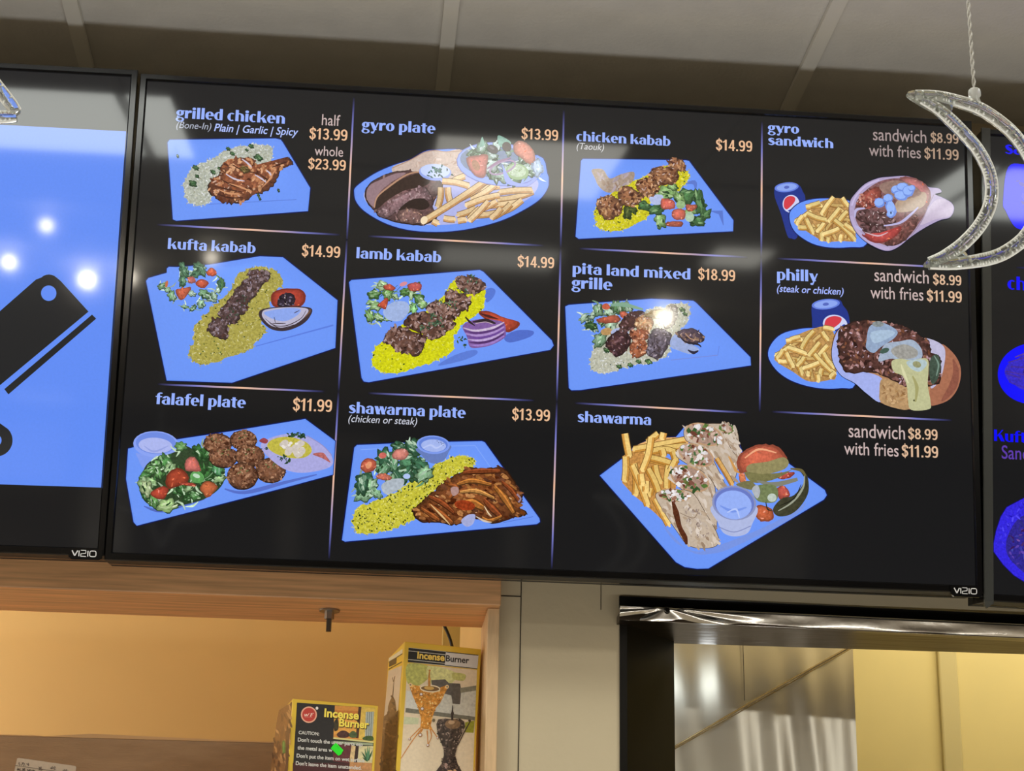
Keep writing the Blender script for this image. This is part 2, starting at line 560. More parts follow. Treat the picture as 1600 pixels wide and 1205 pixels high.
def glyph(ch):
    """-> (polygons, advance); x-height 1"""
    R_ = g_rect; T = ST
    if ch == ' ': return [], 0.42
    if ch == 'i': return R_(0.05, 0, T, 1.0) + g_ring(0.05 + T / 2, 1.25, .2, .17, .2, .17), T + .16
    if ch == 'l': return R_(0.05, 0, T, AS), T + .16
    if ch == 'o': return g_ring(.48, .5, .48, .52, T, TH), 1.04
    if ch == 'c': return g_ring(.46, .5, .46, .52, T, TH, 50, 305), .84
    if ch == 'e': return g_ring(.47, .5, .47, .52, T, TH, 0, 310) + R_(.2, .44, .72, .11), .98
    if ch == 'd': return g_ring(.46, .5, .46, .52, T, TH, 60, 300) + R_(.58, 0, T, AS), 1.05
    if ch == 'b': return g_ring(.52, .5, .46, .52, T, TH, -120, 120) + R_(.05, 0, T, AS), 1.05
    if ch == 'p': return g_ring(.52, .5, .46, .52, T, TH, -120, 120) + R_(.05, DE, T, 1.42), 1.05
    if ch == 'n': return R_(.05, 0, T, 1.0) + R_(.66, 0, T, .62) + g_ring(.5, .6, .5, .42, T, TH, 0, 130), 1.1
    if ch == 'h': return R_(.05, 0, T, AS) + R_(.66, 0, T, .62) + g_ring(.5, .6, .5, .42, T, TH, 0, 130), 1.1
    if ch == 'm': return (R_(.05, 0, T, 1.0) + R_(.63, 0, T, .62) + g_ring(.5, .6, .47, .42, T, TH, 0, 130) +
                          R_(1.21, 0, T, .62) + g_ring(1.08, .6, .47, .42, T, TH, 0, 130)), 1.65
    if ch == 'u': return R_(.66, 0, T, 1.0) + R_(.05, .4, T, .6) + g_ring(.53, .4, .48, .42, T, TH, 180, 310), 1.1
    if ch == 'r': return R_(.05, 0, T, 1.0) + g_ring(.62, .62, .34, .40, .2, .24, 75, 175) + g_ring(.66, .86, .13, .15, .13, .15), .82
    if ch == 'a': return R_(.56, 0, T, .7) + g_ring(.47, .66, .43, .36, T, TH, 0, 165) + g_ring(.42, .3, .42, .32, T * .95, TH, 70, 300), 1.0
    if ch == 's': return g_curve([(.72, .86), (.45, .96), (.18, .80), (.34, .58), (.55, .46), (.68, .24), (.44, .04), (.06, .14)], [.1, .16, .26, .36, .36, .26, .16, .1]), .86
    if ch == 't': return R_(.16, .1, T, 1.15) + R_(0, .88, .68, .12) + g_ring(.5, .25, .34, .27, .3, .14, 180, 290), .72
    if ch == 'f': return R_(.14, 0, T, 1.1) + R_(0, .88, .7, .12) + g_ring(.52, 1.08, .38, .36, .3, .13, 50, 180), .7
    if ch == 'k': return R_(.05, 0, T, AS) + g_diag(.34, .42, .82, 1.0, .15) + g_diag(.72, 0, .42, .62, .40), 1.14
    if ch == 'K': return R_(.05, 0, T, AS) + g_diag(.34, .6, .95, AS, .17) + g_diag(.85, 0, .45, .85, .42), 1.28
    if ch == 'x': return g_diag(.58, 0, .02, 1.0, .42) + g_diag(.02, 0, .72, 1.0, .15), 1.04
    if ch == 'y': return g_diag(.38, .05, .0, 1.0, .40) + g_diag(.28, DE, .82, 1.0, .16) + g_ring(.3, DE + .12, .17, .13, .17, .13), 1.0
    if ch == 'w': return g_diag(.26, 0, 0, 1.0, .40) + g_diag(.36, 0, .66, 1.0, .15) + g_diag(.86, 0, .58, 1.0, .40) + g_diag(.98, 0, 1.26, 1.0, .15), 1.42
    if ch == 'g': return (g_ring(.42, .66, .42, .36, T, TH) + g_ring(.44, -.16, .46, .30, .24, .12) + g_curve([(.2, .3), (.16, .16), (.4, .12)], [.1, .14, .16]) +
                          R_(.62, .86, .28, .13)), .92
    return [], .4


def title_polys(s):
    x = 0; out = []
    for ch in s:
        p, a = glyph(ch)
        out += [[(q[0] + x, q[1]) for q in poly] for poly in p]
        x += a * 0.985
    return out, x - .06


def place_polys(polys, w, fr, xl, yb, xr, col, h, name, parent, material, hs=1.0, side=-1, grain=0.0, label=None, shear=0.0):
    """polygons in (x right, y up) of total width w, set on the face from pixel xl (baseline yb) to pixel xr"""
    a = fr.loc(xl, yb); b = fr.loc(xr, yb)
    ax = 0 if fr.axis == 1 else 1
    sc = (b[ax] - a[ax]) / w
    vs = abs(sc) * hs
    mb = MB(); c = (*L3(col), grain)
    for poly in polys:
        pts = []
        for x, y in poly:
            p = np.array(a); p[ax] += sc * (x + y * shear); p[2] += vs * y; p[fr.axis] += side * h
            pts.append(tuple(p))
        mb.poly(pts, c)
    return mb.build(name, material, parent, label=label)


def digit(ch):
    """condensed heavy figures of the prices; height 1 -> (polygons, advance)"""
    T, S = .155, .135; R_ = g_rect; w = .56
    if ch == '1': return R_(.17, 0, T + .01, 1.0) + g_diag(.0, .70, .17, .86, .0) + [[(.0, .68), (.20, .80), (.20, 1.0), (.12, .86), (.0, .82)]], .50
    if ch == '2': return g_curve([(.07, .70), (.12, .88), (.28, .935), (.46, .84), (.44, .62), (.24, .36), (.09, .12)], [T * .9, T, S, T, T, T, T * .9]) + R_(.02, 0, .52, S), .62
    if ch == '3': return g_ring(.27, .73, .255, .27, T, S, -80, 160) + g_ring(.27, .28, .275, .28, T, S, -160, 85) + R_(.18, .455, .14, .11), .62
    if ch == '4': return R_(.33, 0, T, 1.0) + R_(0, .21, .58, .125) + g_diag(0, .24, .33, 1.0, .13), .63
    if ch == '8': return g_ring(.28, .74, .245, .26, T, S * .9) + g_ring(.28, .27, .28, .27, T, S), .63
    if ch == '9': return g_ring(.28, .68, .28, .32, T, S) + g_curve([(.48, .62), (.48, .36), (.42, .14), (.27, .07), (.10, .12)], [T, T, T, S, S * .8]), .63
    if ch == '.': return R_(.05, 0, .16, .16), .28
    if ch == '$': return g_curve([(.50, .72), (.42, .90), (.24, .93), (.09, .80), (.14, .60), (.40, .44), (.47, .24), (.34, .07), (.16, .07), (.05, .26)], [T, S, S, T, T, T, T, S, S, T]) + R_(.245, -.12, .07, 1.24), .62
    return [], .3


def price_polys(t):
    x = 0; out = []
    for ch in t:
        p, a = digit(ch)
        out += [[(q[0] + x, q[1]) for q in poly] for poly in p]
        x += a
    return out, x - .06


_font_cache = {}


def font_polys(s, bold=0.0, shear=0.0, spacing=1.0):
    key = (s, bold, shear, spacing)
    if key in _font_cache: return _font_cache[key]
    cu = bpy.data.curves.new('lettering', 'FONT')
    cu.body = s; cu.offset = bold; cu.shear = shear; cu.space_character = spacing; cu.resolution_u = 4
    o = bpy.data.objects.new('lettering', cu); COL.objects.link(o)
    bpy.context.view_layer.update()
    me = bpy.data.meshes.new_from_object(o.evaluated_get(bpy.context.evaluated_depsgraph_get()))
    vs = [v.co.xy for v in me.vertices]
    polys = [[(vs[i].x, vs[i].y) for i in p.vertices] for p in me.polygons]
    bpy.data.objects.remove(o); bpy.data.meshes.remove(me); bpy.data.curves.remove(cu)
    x0 = min(x for p in polys for x, y in p); x1 = max(x for p in polys for x, y in p)
    polys = [[(x - x0, y) for x, y in p] for p in polys]
    _font_cache[key] = (polys, x1 - x0)
    return _font_cache[key]
# ------------------------------------------------------------------ room shell
M_CEIL = mat('ceiling_tile', (226, 224, 218), 0.9, noise=0.04, nscale=14, bump=0.12, bscale=140)
M_GRID = mat('painted_grid', (240, 238, 230), 0.4)
M_WALL = mat('beige_paint', (206, 192, 160), 0.55, noise=0.02, nscale=6, bump=0.10, bscale=45)
M_SEAM = mat('caulk_seam', (52, 44, 34), 0.9)
M_FLOOR = mat('floor_tile', (150, 140, 125), 0.4, noise=0.08, nscale=3)
M_BACKW = mat('dining_wall', (104, 94, 82), 0.8, noise=0.35, nscale=1.3)
M_YELLOW = mat('yellow_paint', (232, 196, 130), 0.75, noise=0.02, nscale=4)
M_CREAM = mat('cream_panel', (205, 186, 122), 0.45, noise=0.03, nscale=5)


def struct(mb, name, m, label=None, **kw):
    o = mb.build(name, m, kind='structure', **kw)
    if label: o['label'] = label
    return o


XL, XR, YB = -4.2, 4.2, -6.2
TILE = 0.6155
BARS = [0.108 + TILE * k for k in range(-7, 7)]

mb = MB(); mb.box(XL, XR, YB, WALL + 1.3, -0.1, 0.0); struct(mb, 'floor', M_FLOOR)
mb = MB(); mb.box(XL, XR, YB, WALL + 1.3, CEIL, CEIL + 0.1); struct(mb, 'ceiling', M_CEIL)
mb = MB(); mb.box(XL - .1, XL, YB, WALL + 1.3, 0, CEIL); struct(mb, 'wall_left', M_BACKW)
mb = MB(); mb.box(XR, XR + .1, YB, WALL + 1.3, 0, CEIL); struct(mb, 'wall_right', M_BACKW)
mb = MB(); mb.box(XL, XR, YB - .1, YB, 0, CEIL); struct(mb, 'wall_back', M_BACKW)
mb = MB()  # unseen pale boards, added for the mottled patches mirrored in the screens
for k, (bx, bw, bh, bz) in enumerate(((-2.3, .5, .35, 2.75), (-1.7, .28, .6, 2.3), (-1.25, .2, .22, 2.85), (-.6, .7, .16, 2.95), (-.5, .12, .6, 2.3), (.15, .5, .12, 2.75), (.75, .42, .10, 2.62), (.9, .12, .5, 2.3), (1.5, .9, .16, 2.9), (2.3, .5, .6, 2.3))):
    mb.box(bx, bx + bw, YB, YB + .06, bz, bz + bh)
struct(mb, 'trim_1', mat('reflection_boards', (238, 232, 220), 0.7, noise=.3, nscale=6))
# exposed bars of the suspended ceiling
n = 2
for x in BARS:
    mb = MB(); mb.box(x - .0122, x + .0122, YB, WALL, CEIL - 0.0105, CEIL - 0.001)
    struct(mb, 'trim_%d' % n, M_GRID); n += 1
for y in [WALL - 1.57 - TILE * k for k in range(0, 12)]:
    mb = MB(); mb.box(XL, XR, y - .0122, y + .0122, CEIL - 0.0085, CEIL - 0.001)
    struct(mb, 'trim_%d' % n, M_GRID); n += 1

# openings in the wall behind the televisions
post_r = at(779, 1050, WALL - .03)[0]                 # right side of the timber frame
jamb_l = at(760, 1050, WALL - .03)[0]
head_f = at(420, 933, WALL - .05)[2]                  # lower front edge of the timber header
steel_l = at(968, 1080, WALL)[0]
steel_t = at(968, 932, WALL)[2]
SILL = 1.95
mb = MB()
mb.box(XL, post_r, WALL, WALL + .12, head_f + .002, CEIL)
mb.box(post_r - .0005, steel_l, WALL, WALL + .12, 0, CEIL)
mb.box(steel_l, XR, WALL, WALL + .12, steel_t, CEIL)
mb.box(steel_l, XR, WALL, WALL + .12, 0, 1.2)
mb.box(XL, post_r, WALL, WALL + .12, 0, SILL - .04)
struct(mb, 'wall_front', M_WALL)
# seams of the wall panel
mb = MB()
s0, s1 = at(813.6, 913, WALL - .001), at(809.6, 1205, WALL - .001)
mb.box(s1[0] - .0007, s1[0] + .0008, WALL - .0012, WALL + .001, s1[2] - .3, s0[2] + .05)
q0 = at(780, 931, WALL - .001)
mb.box(q0[0], s0[0], WALL - .0012, WALL + .001, q0[2] - .0007, q0[2] + .0007)
q1 = at(939, 920, WALL); mb.box(q1[0] - .0005, q1[0] + .0005, WALL - .0011, WALL + .001, q1[2] - .035, q1[2] + .03)
struct(mb, 'trim_%d' % n, M_SEAM); n += 1

# alcove behind the timber frame
AB = 3.95
ac_r = at(711, 1000, AB)[0]
mb = MB(); mb.box(XL, ac_r, AB, AB + .05, SILL - .3, CEIL); struct(mb, 'wall_alcove_back', M_YELLOW)
mb = MB(); mb.prism([(ac_r, AB + .05), (ac_r, AB), (jamb_l + .002, WALL + .12), (post_r, WALL + .12), (post_r, AB + .05)], 'z', SILL - .3, CEIL); struct(mb, 'wall_alcove_right', M_YELLOW)
mb = MB(); mb.box(XL, post_r - .002, WALL - .03, WALL + .125, SILL - .04, SILL); mb.box(XL, ac_r + .04, WALL + .125, AB + .02, SILL - .04, SILL); struct(mb, 'floor_alcove', mat('shelf_board', (150, 105, 66), .5, noise=.2, nscale=9, stretch=(1, 12, 12)))
# kitchen behind the hatch
KB = 3.78
mb = MB(); mb.box(steel_l - .25, XR, KB, KB + .05, 1.0, CEIL); struct(mb, 'wall_kitchen_back', M_CREAM)
mb = MB(); mb.box(post_r + .01, post_r + .06, WALL + .12, KB + .05, 1.0, CEIL); struct(mb, 'wall_kitchen_left', M_CREAM)
mb = MB()
k0, k1 = at(1463, 1030, KB)[0], at(1493, 1030, KB)[0]
mb.box(k0, k1, KB - .012, KB, 1.0, CEIL)
struct(mb, 'trim_%d' % n, mat('cream_batten', (190, 174, 120), 0.4), bevel=.004); n += 1

# ------------------------------------------------------------------ timber frame of the alcove
M_WOODF = mat('timber_front', (222, 170, 120), 0.45, noise=0.24, nscale=5, stretch=(1.2, 30, 26))
M_WOODP = mat('timber_post', (218, 184, 140), 0.5, noise=0.10, nscale=22, stretch=(8, 8, 1))
WF = WALL - .05
fr_e = empty('timber_pass_through_frame', Matrix.Translation((post_r - .4, WALL, SILL)),
             'light brown timber frame around the yellow alcove, below the left televisions', 'frame')


def child(mb, name, m, parent, **kw):
    o = mb.build(name, m, parent, **kw)
    o.matrix_parent_inverse = parent.matrix_world.inverted() if False else Matrix(np.linalg.inv(np.array(parent.matrix_basis)).tolist())
    return o


hb = at(745, 974.5, WALL - .03)[2]
mb = MB(); mb.box(XL, post_r, WF, WALL + .12, head_f, head_f + .12)
child(mb, 'header', M_WOODF, fr_e, bevel=.002)
mb = MB(); mb.box(jamb_l, post_r - .0005, WALL - .032, WALL + .12, SILL - .3, head_f - .0005)
child(mb, 'post', M_WOODP, fr_e, bevel=.0015, label='pale timber post')

# bolt hanging from the header
M_ZINC = mat('zinc', (150, 145, 138), 0.32, metal=1.0)
bz = head_f
bp = at_z(515, 953, bz)
be = empty('hanging_bolt', Matrix.Translation(tuple(bp)), 'zinc bolt with nut and washer hanging from the underside of the timber header', 'bolt')
mb = MB(); mb.tube([(bp[0], bp[1], bz - .0005), (bp[0], bp[1], bz - .003)], .0165, 28); child(mb, 'washer', M_ZINC, be)
mb = MB(); mb.tube([(bp[0], bp[1], bz - .003), (bp[0], bp[1], bz - .0155)], .0078, 6); child(mb, 'nut', M_ZINC, be)
mb = MB()
pts, rs = [], []
for k in range(22):
    pts.append((bp[0], bp[1], bz - .0155 - k * .00095)); rs.append(.0046 if k % 2 else .0039)
mb.tube(pts, rs, 14); child(mb, 'threaded_rod', mat('dark_zinc', (105, 98, 90), .35, metal=1.0), be)

# ------------------------------------------------------------------ televisions
M_PIANO = mat('gloss_black_plastic', (9, 9, 10), 0.13)
M_BODY = mat('matt_black_plastic', (24, 26, 28), 0.55, bump=.1, bscale=300)
M_GAP = mat('black_gap', (4, 4, 4), 0.9)
TW, TH_ = 1.328, 0.755
TILT = Matrix(((1, 0, 0, 0), (0, 0.99246244, -0.12254919, 0), (0, 0.12254919, 0.99246244, 0), (0, 0, 0, 1)))
P0 = np.array([-0.37016597, 2.75702359, 3.06648469])      # upper left corner of the picture on the middle television
UP = np.array([0, -0.12254919, 0.99246244])


def tv_matrix(c, roll=0.0):
    return np.array(Matrix.Translation(tuple(c)) @ TILT @ Matrix.Rotation(roll, 4, 'Y'))


def plane_pt(px, py):
    """room point on the plane of the screens"""
    N = np.array([0, -0.99246244, -0.12254919]); d = ray(px, py)
    return EYE + d * (((P0 - EYE) @ N) / (d @ N))


def television(M, label, badge_right=True, depth=.085):
    t = empty('television', M, label, 'television', 'wall televisions')
    b = .0105
    x0, x1, z0, z1 = -TW / 2, TW / 2, 0, TH_
    mb = MB()
    mb.poly([(x0, 0, z0), (x1, 0, z0), (x1, 0, z1), (x0, 0, z1)], (*L3((26, 26, 27)), 0.04))
    mb.build('screen', M_SCREEN, t)
    # bezel: mitred frame with a chamfer towards the picture
    mb = MB()
    prof = [(-.0004, -.0002), (-.0004, -.0034), (.0014, -.0060), (b - .0010, -.0060), (b, -.0050), (b, .062)]
    bt = {'l': 1.0, 'r': 1.0, 't': .86, 'b': 1.0}
    rings = []
    for o_, y in prof:
        l, r, tt, bb = x0 - o_, x1 + o_, z1 + o_ * .86, z0 - o_ * 1.02
        rings.append([(l, y, bb), (r, y, bb), (r, y, tt), (l, y, tt)])
    for ra, rb in zip(rings[:-1], rings[1:]):
        for k in range(4):
            j = (k + 1) % 4
            mb.poly([ra[k], ra[j], rb[j], rb[k]])
    mb.build('bezel', M_PIANO, t)
    mb = MB()
    mb.box(x0 - b + .001, x1 + b - .001, .002, .030, z0 - b * 1.02 + .0006, z1 + b * .86 - .0006)
    mb.prism([(.030, z0 - .010), (depth, z0 + .004), (depth, z0 + .42), (.030, z0 + .62)], 'x', x0 + .02, x1 - .02)
    mb.build('back_housing', M_BODY, t)
    # chin below the picture, seen from underneath
    mb = MB()
    mb.prism([(-.0052, -.0106), (-.004, -.0118), (.086, -.0100), (.086, .02), (.03, .02), (.03, -.0106)], 'x', x0 - b, x1 + b)
    mb.build('chin', M_BODY, t, bevel=.001)
    # maker's badge at the lower right
    bx0, bx1 = x1 - .043, x1 + b - .002
    mb = MB()
    o2 = [(bx0, -.0012), (bx0 + .0015, -.0150)] + [(bx0 + .004 + .003 * (1 - math.cos(a)) , -.0150 - .0036 * math.sin(a)) for a in (.5, 1.0, 1.5)] + \
         [(bx1 - .006 + .005 * math.sin(a), -.0136 - .005 * math.cos(a)) for a in (0, .5, 1.0, 1.5)] + [(bx1, -.0012)]
    mb.prism(o2, 'y', -.0085, -.003)
    bd = mb.build('maker_badge', M_PIANO, t)
    mb = MB(); w = .0011; y = -.0087; zt, zb = -.0050, -.0135; X = bx0 + .0062
    mb2 = []
    H = zb - zt
    def seg(pts, ww=w):
        for q in stroke_quads(pts, ww): mb.poly([(p[0], y, p[1]) for p in q])
    seg([(X, zt), (X + .0042, zb + .0005), (X + .0084, zt)], .0017)
    seg([(X + .0105, zt), (X + .0105, zb)], .0015)
    seg([(X + .0130, zt + .0006), (X + .0205, zt + .0006)]); seg([(X + .0205, zt + .0004), (X + .0205, zt - .0035)]); seg([(X + .0208, zt - .0038), (X + .0130, zt - .0048)]);
    seg([(X + .0132, zt - .0044), (X + .0132, zb)]); seg([(X + .0128, zb), (X + .0210, zb)])
    seg([(X + .0236, zt), (X + .0236, zb)], .0015)
    rr = []
    for k in range(33):
        a = 2 * math.pi * k / 32; ca, sa = math.cos(a), math.sin(a)
        rr.append((X + .0310 + .0046 * math.copysign(abs(ca) ** .5, ca), (zt + zb) / 2 + .0042 * math.copysign(abs(sa) ** .5, sa)))
    seg(rr, .0013)
    mb.build('maker_lettering', mat('silver_lettering', (225, 225, 225), .4), bd, label='white maker lettering')
    return t


def roll_tv(p_top, p_bot, side):
    """television whose picture edge (side -1 left, +1 right) passes through two pixels"""
    a, b = plane_pt(*p_top), plane_pt(*p_bot)
    d = a - b; v = d @ UP; u = d[0]
    roll = math.atan2(u, v)                       # rotation about the local y axis
    T = np.array(Matrix.Rotation(roll, 3, 'Y'))
    xv = np.array(TILT)[:3, :3] @ T @ np.array([1, 0, 0]); zv = np.array(TILT)[:3, :3] @ T @ np.array([0, 0, 1])
    mid = (a + b) / 2
    c = mid - zv * (TH_ / 2) - xv * (side * TW / 2)
    return tv_matrix(c, roll)


ML = roll_tv((205.2, 118.5), (153, 858.3), 1)
MM = tv_matrix(P0 + np.array([TW / 2, 0, 0]) - UP * TH_)
MR = roll_tv((1544.6, 215), (1549.6, 925), -1)
tv_m = television(MM, 'middle television showing the black food menu with plates and prices')
tv_l = television(ML, 'left television showing a black meat cleaver icon on bright blue')
tv_r = television(MR, 'right television cut off by the frame, deep blue plates and lettering')
FM, FL, FRT = Frame(MM), Frame(ML), Frame(MR)
# clear edge guard standing on the left edge of the right television
mb = MB()
e0 = np.array(FRT.loc(1530.8, 300)); e1 = np.array(FRT.loc(1537.2, 943))
exl = -TW / 2 - .0145
mb.prism([(exl - .0006, -.020), (exl + .003, -.0235), (exl + .0135, -.0150), (exl + .0135, TH_ + .008), (exl - .0006, TH_ + .008)], 'y', -.012, -.0068)
mb.build('edge_guard', mat('smoky_clear_plastic', (120, 122, 118), .12, trans=.75, ior=1.45), tv_r, label='clear plastic edge strip')

WHITE_B = (104, 149, 250)
TITLE = (152, 178, 255)
PRICE = (236, 188, 148)
PALE = (202, 180, 177)


def title(fr, tv, ctx, s, xl, yb, xr, col=TITLE, hs=.92, h=.0003):
    p, w = title_polys(s); ox, oy, k = ctx
    place_polys(p, w, fr, ox + xl / k, oy + yb / k, ox + xr / k, col, h, 'dish_title', tv, M_SCREEN, hs, label='lettering reading ' + s)


def words_(fr, tv, ctx, s, xl, yb, xr, col, bold=0.0, shear=0.0, hs=1.2, name='price_lettering', h=.0003, m=None):
    p, w = price_polys(s) if s[0] == '$' else font_polys(s, bold)
    ox, oy, k = ctx
    return place_polys(p, w, fr, ox + xl / k, oy + yb / k, ox + xr / k, col, h, name, tv, m or M_SCREEN, hs, label='lettering reading ' + s, shear=shear)


C1, C2, C3, C4 = (200, 100, 4.444), (540, 140, 4.571), (870, 160, 4.706), (1180, 160, 4.444)
C5, C6, C7, C8 = (1180, 390, 4.444), (860, 390, 4.571), (520, 360, 4.444), (200, 350, 4.706)
C9, C10, C11, C0 = (180, 600, 4.444), (510, 610, 4.303), (880, 620, 3.636), (0, 0, 1)
for ctx, s, a, b, c in ((C1, 'grilled chicken', 333, 374, 1092), (C2, 'gyro plate', 115, 286, 640), (C3, 'chicken kabab', 143, 283, 835),
                        (C4, 'gyro', 88, 206, 305), (C4, 'sandwich', 88, 294, 543), (C5, 'philly', 148, 210, 432), (C6, 'pita land mixed', 155, 172, 1003),
                        (C6, 'grille', 152, 276, 440), (C7, 'lamb kabab', 160, 193, 752), (C8, 'kufta kabab', 288, 183, 938),
                        (C9, 'falafel plate', 278, 140, 905), (C10, 'shawarma plate', 148, 152, 935), (C11, 'shawarma', 80, 143, 500)):
    title(FM, tv_m, ctx, s, a, b, c, hs=.83 if ctx is C4 else (.86 if ctx is C6 else .92))
B = 0.022
for ctx, s, a, b, c in ((C1, '$13.99', 1258, 520, 1523), (C1, '$23.99', 1250, 728, 1512), (C2, '$13.99', 1255, 352, 1518), (C3, '$14.99', 1170, 350, 1437),
                        (C4, '$8.99', 1218, 278, 1412), (C4, '$11.99', 1175, 390, 1413), (C5, '$8.99', 1235, 242, 1432), (C5, '$11.99', 1192, 358, 1435),
                        (C6, '$18.99', 1055, 214, 1320), (C7, '$14.99', 1282, 252, 1537), (C8, '$14.99', 1277, 236, 1560), (C9, '$11.99', 1233, 184, 1505),
                        (C10, '$13.99', 1248, 198, 1503), (C0, '$8.99', 1419, 686, 1465), (C0, '$11.99', 1409, 713.5, 1466)):
    words_(FM, tv_m, ctx, s, a, b, c, (176, 148, 126) if ctx is C4 else ((222, 184, 152) if ctx in (C5, C0) else PRICE), B, hs=1.0)
for ctx, s, a, b, c in ((C1, 'half', 1345, 424, 1472), (C1, 'whole', 1295, 634, 1493), (C4, 'sandwich', 818, 262, 1188), (C4, 'with fries', 790, 370, 1150),
                        (C5, 'sandwich', 828, 218, 1205), (C5, 'with fries', 800, 337, 1168), (C0, 'sandwich', 1326, 683, 1414), (C0, 'with fries', 1319, 710, 1404)):
    words_(FM, tv_m, ctx, s, a, b, c, (166, 148, 146) if ctx is C4 else PALE, 0.003, hs=1.27)
IT = (190, 200, 246)
for ctx, s, a, b, c, col, bo in ((C1, '(Bone-In)', 333, 444, 574, (176, 182, 200), 0), (C1, 'Plain | Garlic | Spicy', 597, 466, 1176, (176, 194, 255), .012),
                                 (C3, '(Taouk)', 143, 343, 343, (200, 200, 205), 0), (C5, '(steak or chicken)', 148, 292, 610, (165, 182, 255), .012), (C10, '(chicken or steak)', 145, 212, 606, (205, 208, 222), 0)):
    words_(FM, tv_m, ctx, s, a, b, c, col, bo, .22, 1.1, 'description_lettering')

# dividing lines that fade out at both ends
LE, LM_, LC = (20, 20, 30), (120, 122, 196), (240, 190, 158)


def divider(a, b):
    d = Pic(FM, 0, 0, 1, M_SCREEN, h0=.0002)
    ts = [0, .08, .22, .42, .5, .6, .8, .93, 1]; cs = [LE, (70, 70, 120), LM_, (205, 172, 176), LC, (214, 178, 170), LM_, (60, 62, 110), LE]
    d.line([(a[0] + (b[0] - a[0]) * t, a[1] + (b[1] - a[1]) * t) for t in ts], 2.7, None, cs)
    d.done('divider_line', tv_m)


for a, b in (((553, 152), (542, 376)), ((542, 374), (529, 612)), ((529, 612), (514, 874)), ((881, 172), (876, 388)), ((876, 388), (870, 628)), ((870, 628), (862, 890)),
             ((1190.5, 190), (1189.5, 402)), ((1189.5, 402), (1187, 644)), ((245, 351), (532, 367)), ((575, 369), (850, 384)), ((905, 388.5), (1168, 402)), ((1214, 404), (1500, 419)),
             ((246, 600.5), (508, 612)), ((575, 614.5), (835, 626)), ((898, 630), (1168, 645)), ((1206, 643.5), (1488, 657))):
    divider(a, b)
# ------------------------------------------------------------------ dishes shown on the middle television
RICE_Y = [(224, 214, 66), (198, 188, 48), (216, 208, 100), (174, 162, 40), (234, 228, 130)]
RICE_K = [(190, 182, 112), (164, 156, 80), (210, 204, 152), (136, 128, 60), (180, 172, 92)]
RICE_W = [(205, 208, 205), (180, 184, 170), (222, 224, 225), (160, 160, 138), (196, 196, 178)]
MEAT = [(92, 58, 48), (128, 88, 74), (70, 42, 36), (156, 116, 100), (110, 72, 58)]
MEATK = [(92, 72, 72), (118, 98, 100), (66, 48, 46), (140, 122, 128), (84, 58, 52)]
CHICK = [(150, 88, 56), (182, 122, 84), (112, 62, 40), (206, 150, 108), (88, 46, 32)]
GREENS = [(40, 75, 30), (25, 55, 25), (70, 95, 40)]
FRY = (236, 206, 140)


def dish(ctx, plate, label, seed, rnd=1, col=WHITE_B):
    d = Pic(FM, *ctx, M_SCREEN, seed, 0.0004, 0.000005)
    d.plate(plate, col, rnd)
    return d


def plate_done(d, tv, label):
    return d.done('dish_picture', tv, label)


# grilled chicken
d = dish(C1, [(275, 545), (290, 527), (1025, 518), (1060, 526), (1075, 545), (1265, 862), (1250, 1022), (335, 1089), (312, 1080)], 'x', 1)
d.line([(560, 975), (1170, 942)], 5, (92, 126, 216))
P = plate_done(d, tv_m, 'picture of grilled chicken on a white plate')
d.rice([(385, 870), (400, 790), (450, 715), (540, 680), (600, 650), (690, 598), (800, 572), (900, 560), (990, 572), (1002, 640), (960, 700), (850, 740), (700, 800), (600, 905), (560, 960), (465, 985), (400, 935)],
       (178, 182, 168), RICE_W, 520, 8, 3, 6)
for x, y, r in ((695, 588, 16), (855, 570, 20), (905, 650, 30), (725, 622, 18), (470, 720, 24), (450, 830, 30), (590, 750, 20), (480, 780, 16), (635, 725, 14), (825, 598, 12)):
    d.leaf(x, y, r, 30, (52, 84, 52), (110, 140, 100), (28, 50, 30))
d.done('rice_picture', P)
body = d.meat([(565, 870), (580, 810), (640, 772), (650, 712), (720, 668), (800, 652), (870, 662), (902, 718), (960, 714), (1030, 692), (1060, 672), (1110, 656), (1135, 680), (1130, 702), (1092, 718), (1060, 732), (1040, 780), (1000, 850), (930, 892), (870, 905), (820, 948), (720, 964), (650, 950), (590, 910)],
              (128, 74, 50), CHICK, 150, 20, 4, 24, (205, 170, 150))
for s in ([(680, 765), (740, 800), (810, 815)], [(790, 660), (830, 690), (860, 720)], [(880, 770), (930, 800), (965, 830)], [(960, 740), (985, 760), (1000, 790)]):
    d.line(s, [5, 12, 4], (206, 196, 214), smooth=True)
for s in ([(600, 850), (680, 870), (790, 890)], [(640, 800), (740, 850), (850, 870)], [(720, 700), (800, 740), (900, 760)], [(610, 900), (700, 930), (800, 930)], [(900, 760), (960, 800), (1000, 830)], [(1000, 720), (1050, 700), (1110, 680)]):
    d.line(s, [3, 12, 4], (66, 32, 22), smooth=True)
for s in ([(620, 870), (700, 900), (780, 905)], [(700, 830), (790, 860), (860, 890)], [(930, 860), (985, 800), (1020, 740)]):
    d.line(s, [3, 14, 4], (208, 146, 104), smooth=True)
d.leaf(810, 735, 34, 20, (98, 84, 44), (160, 140, 90), (70, 50, 30))
d.done('grilled_chicken_picture', P)
for x, y in ((1045, 878), (905, 912), (915, 935), (345, 640)):
    d.leaf(x, y, 13, 70, (40, 60, 50)); d.done('herb_picture', P)

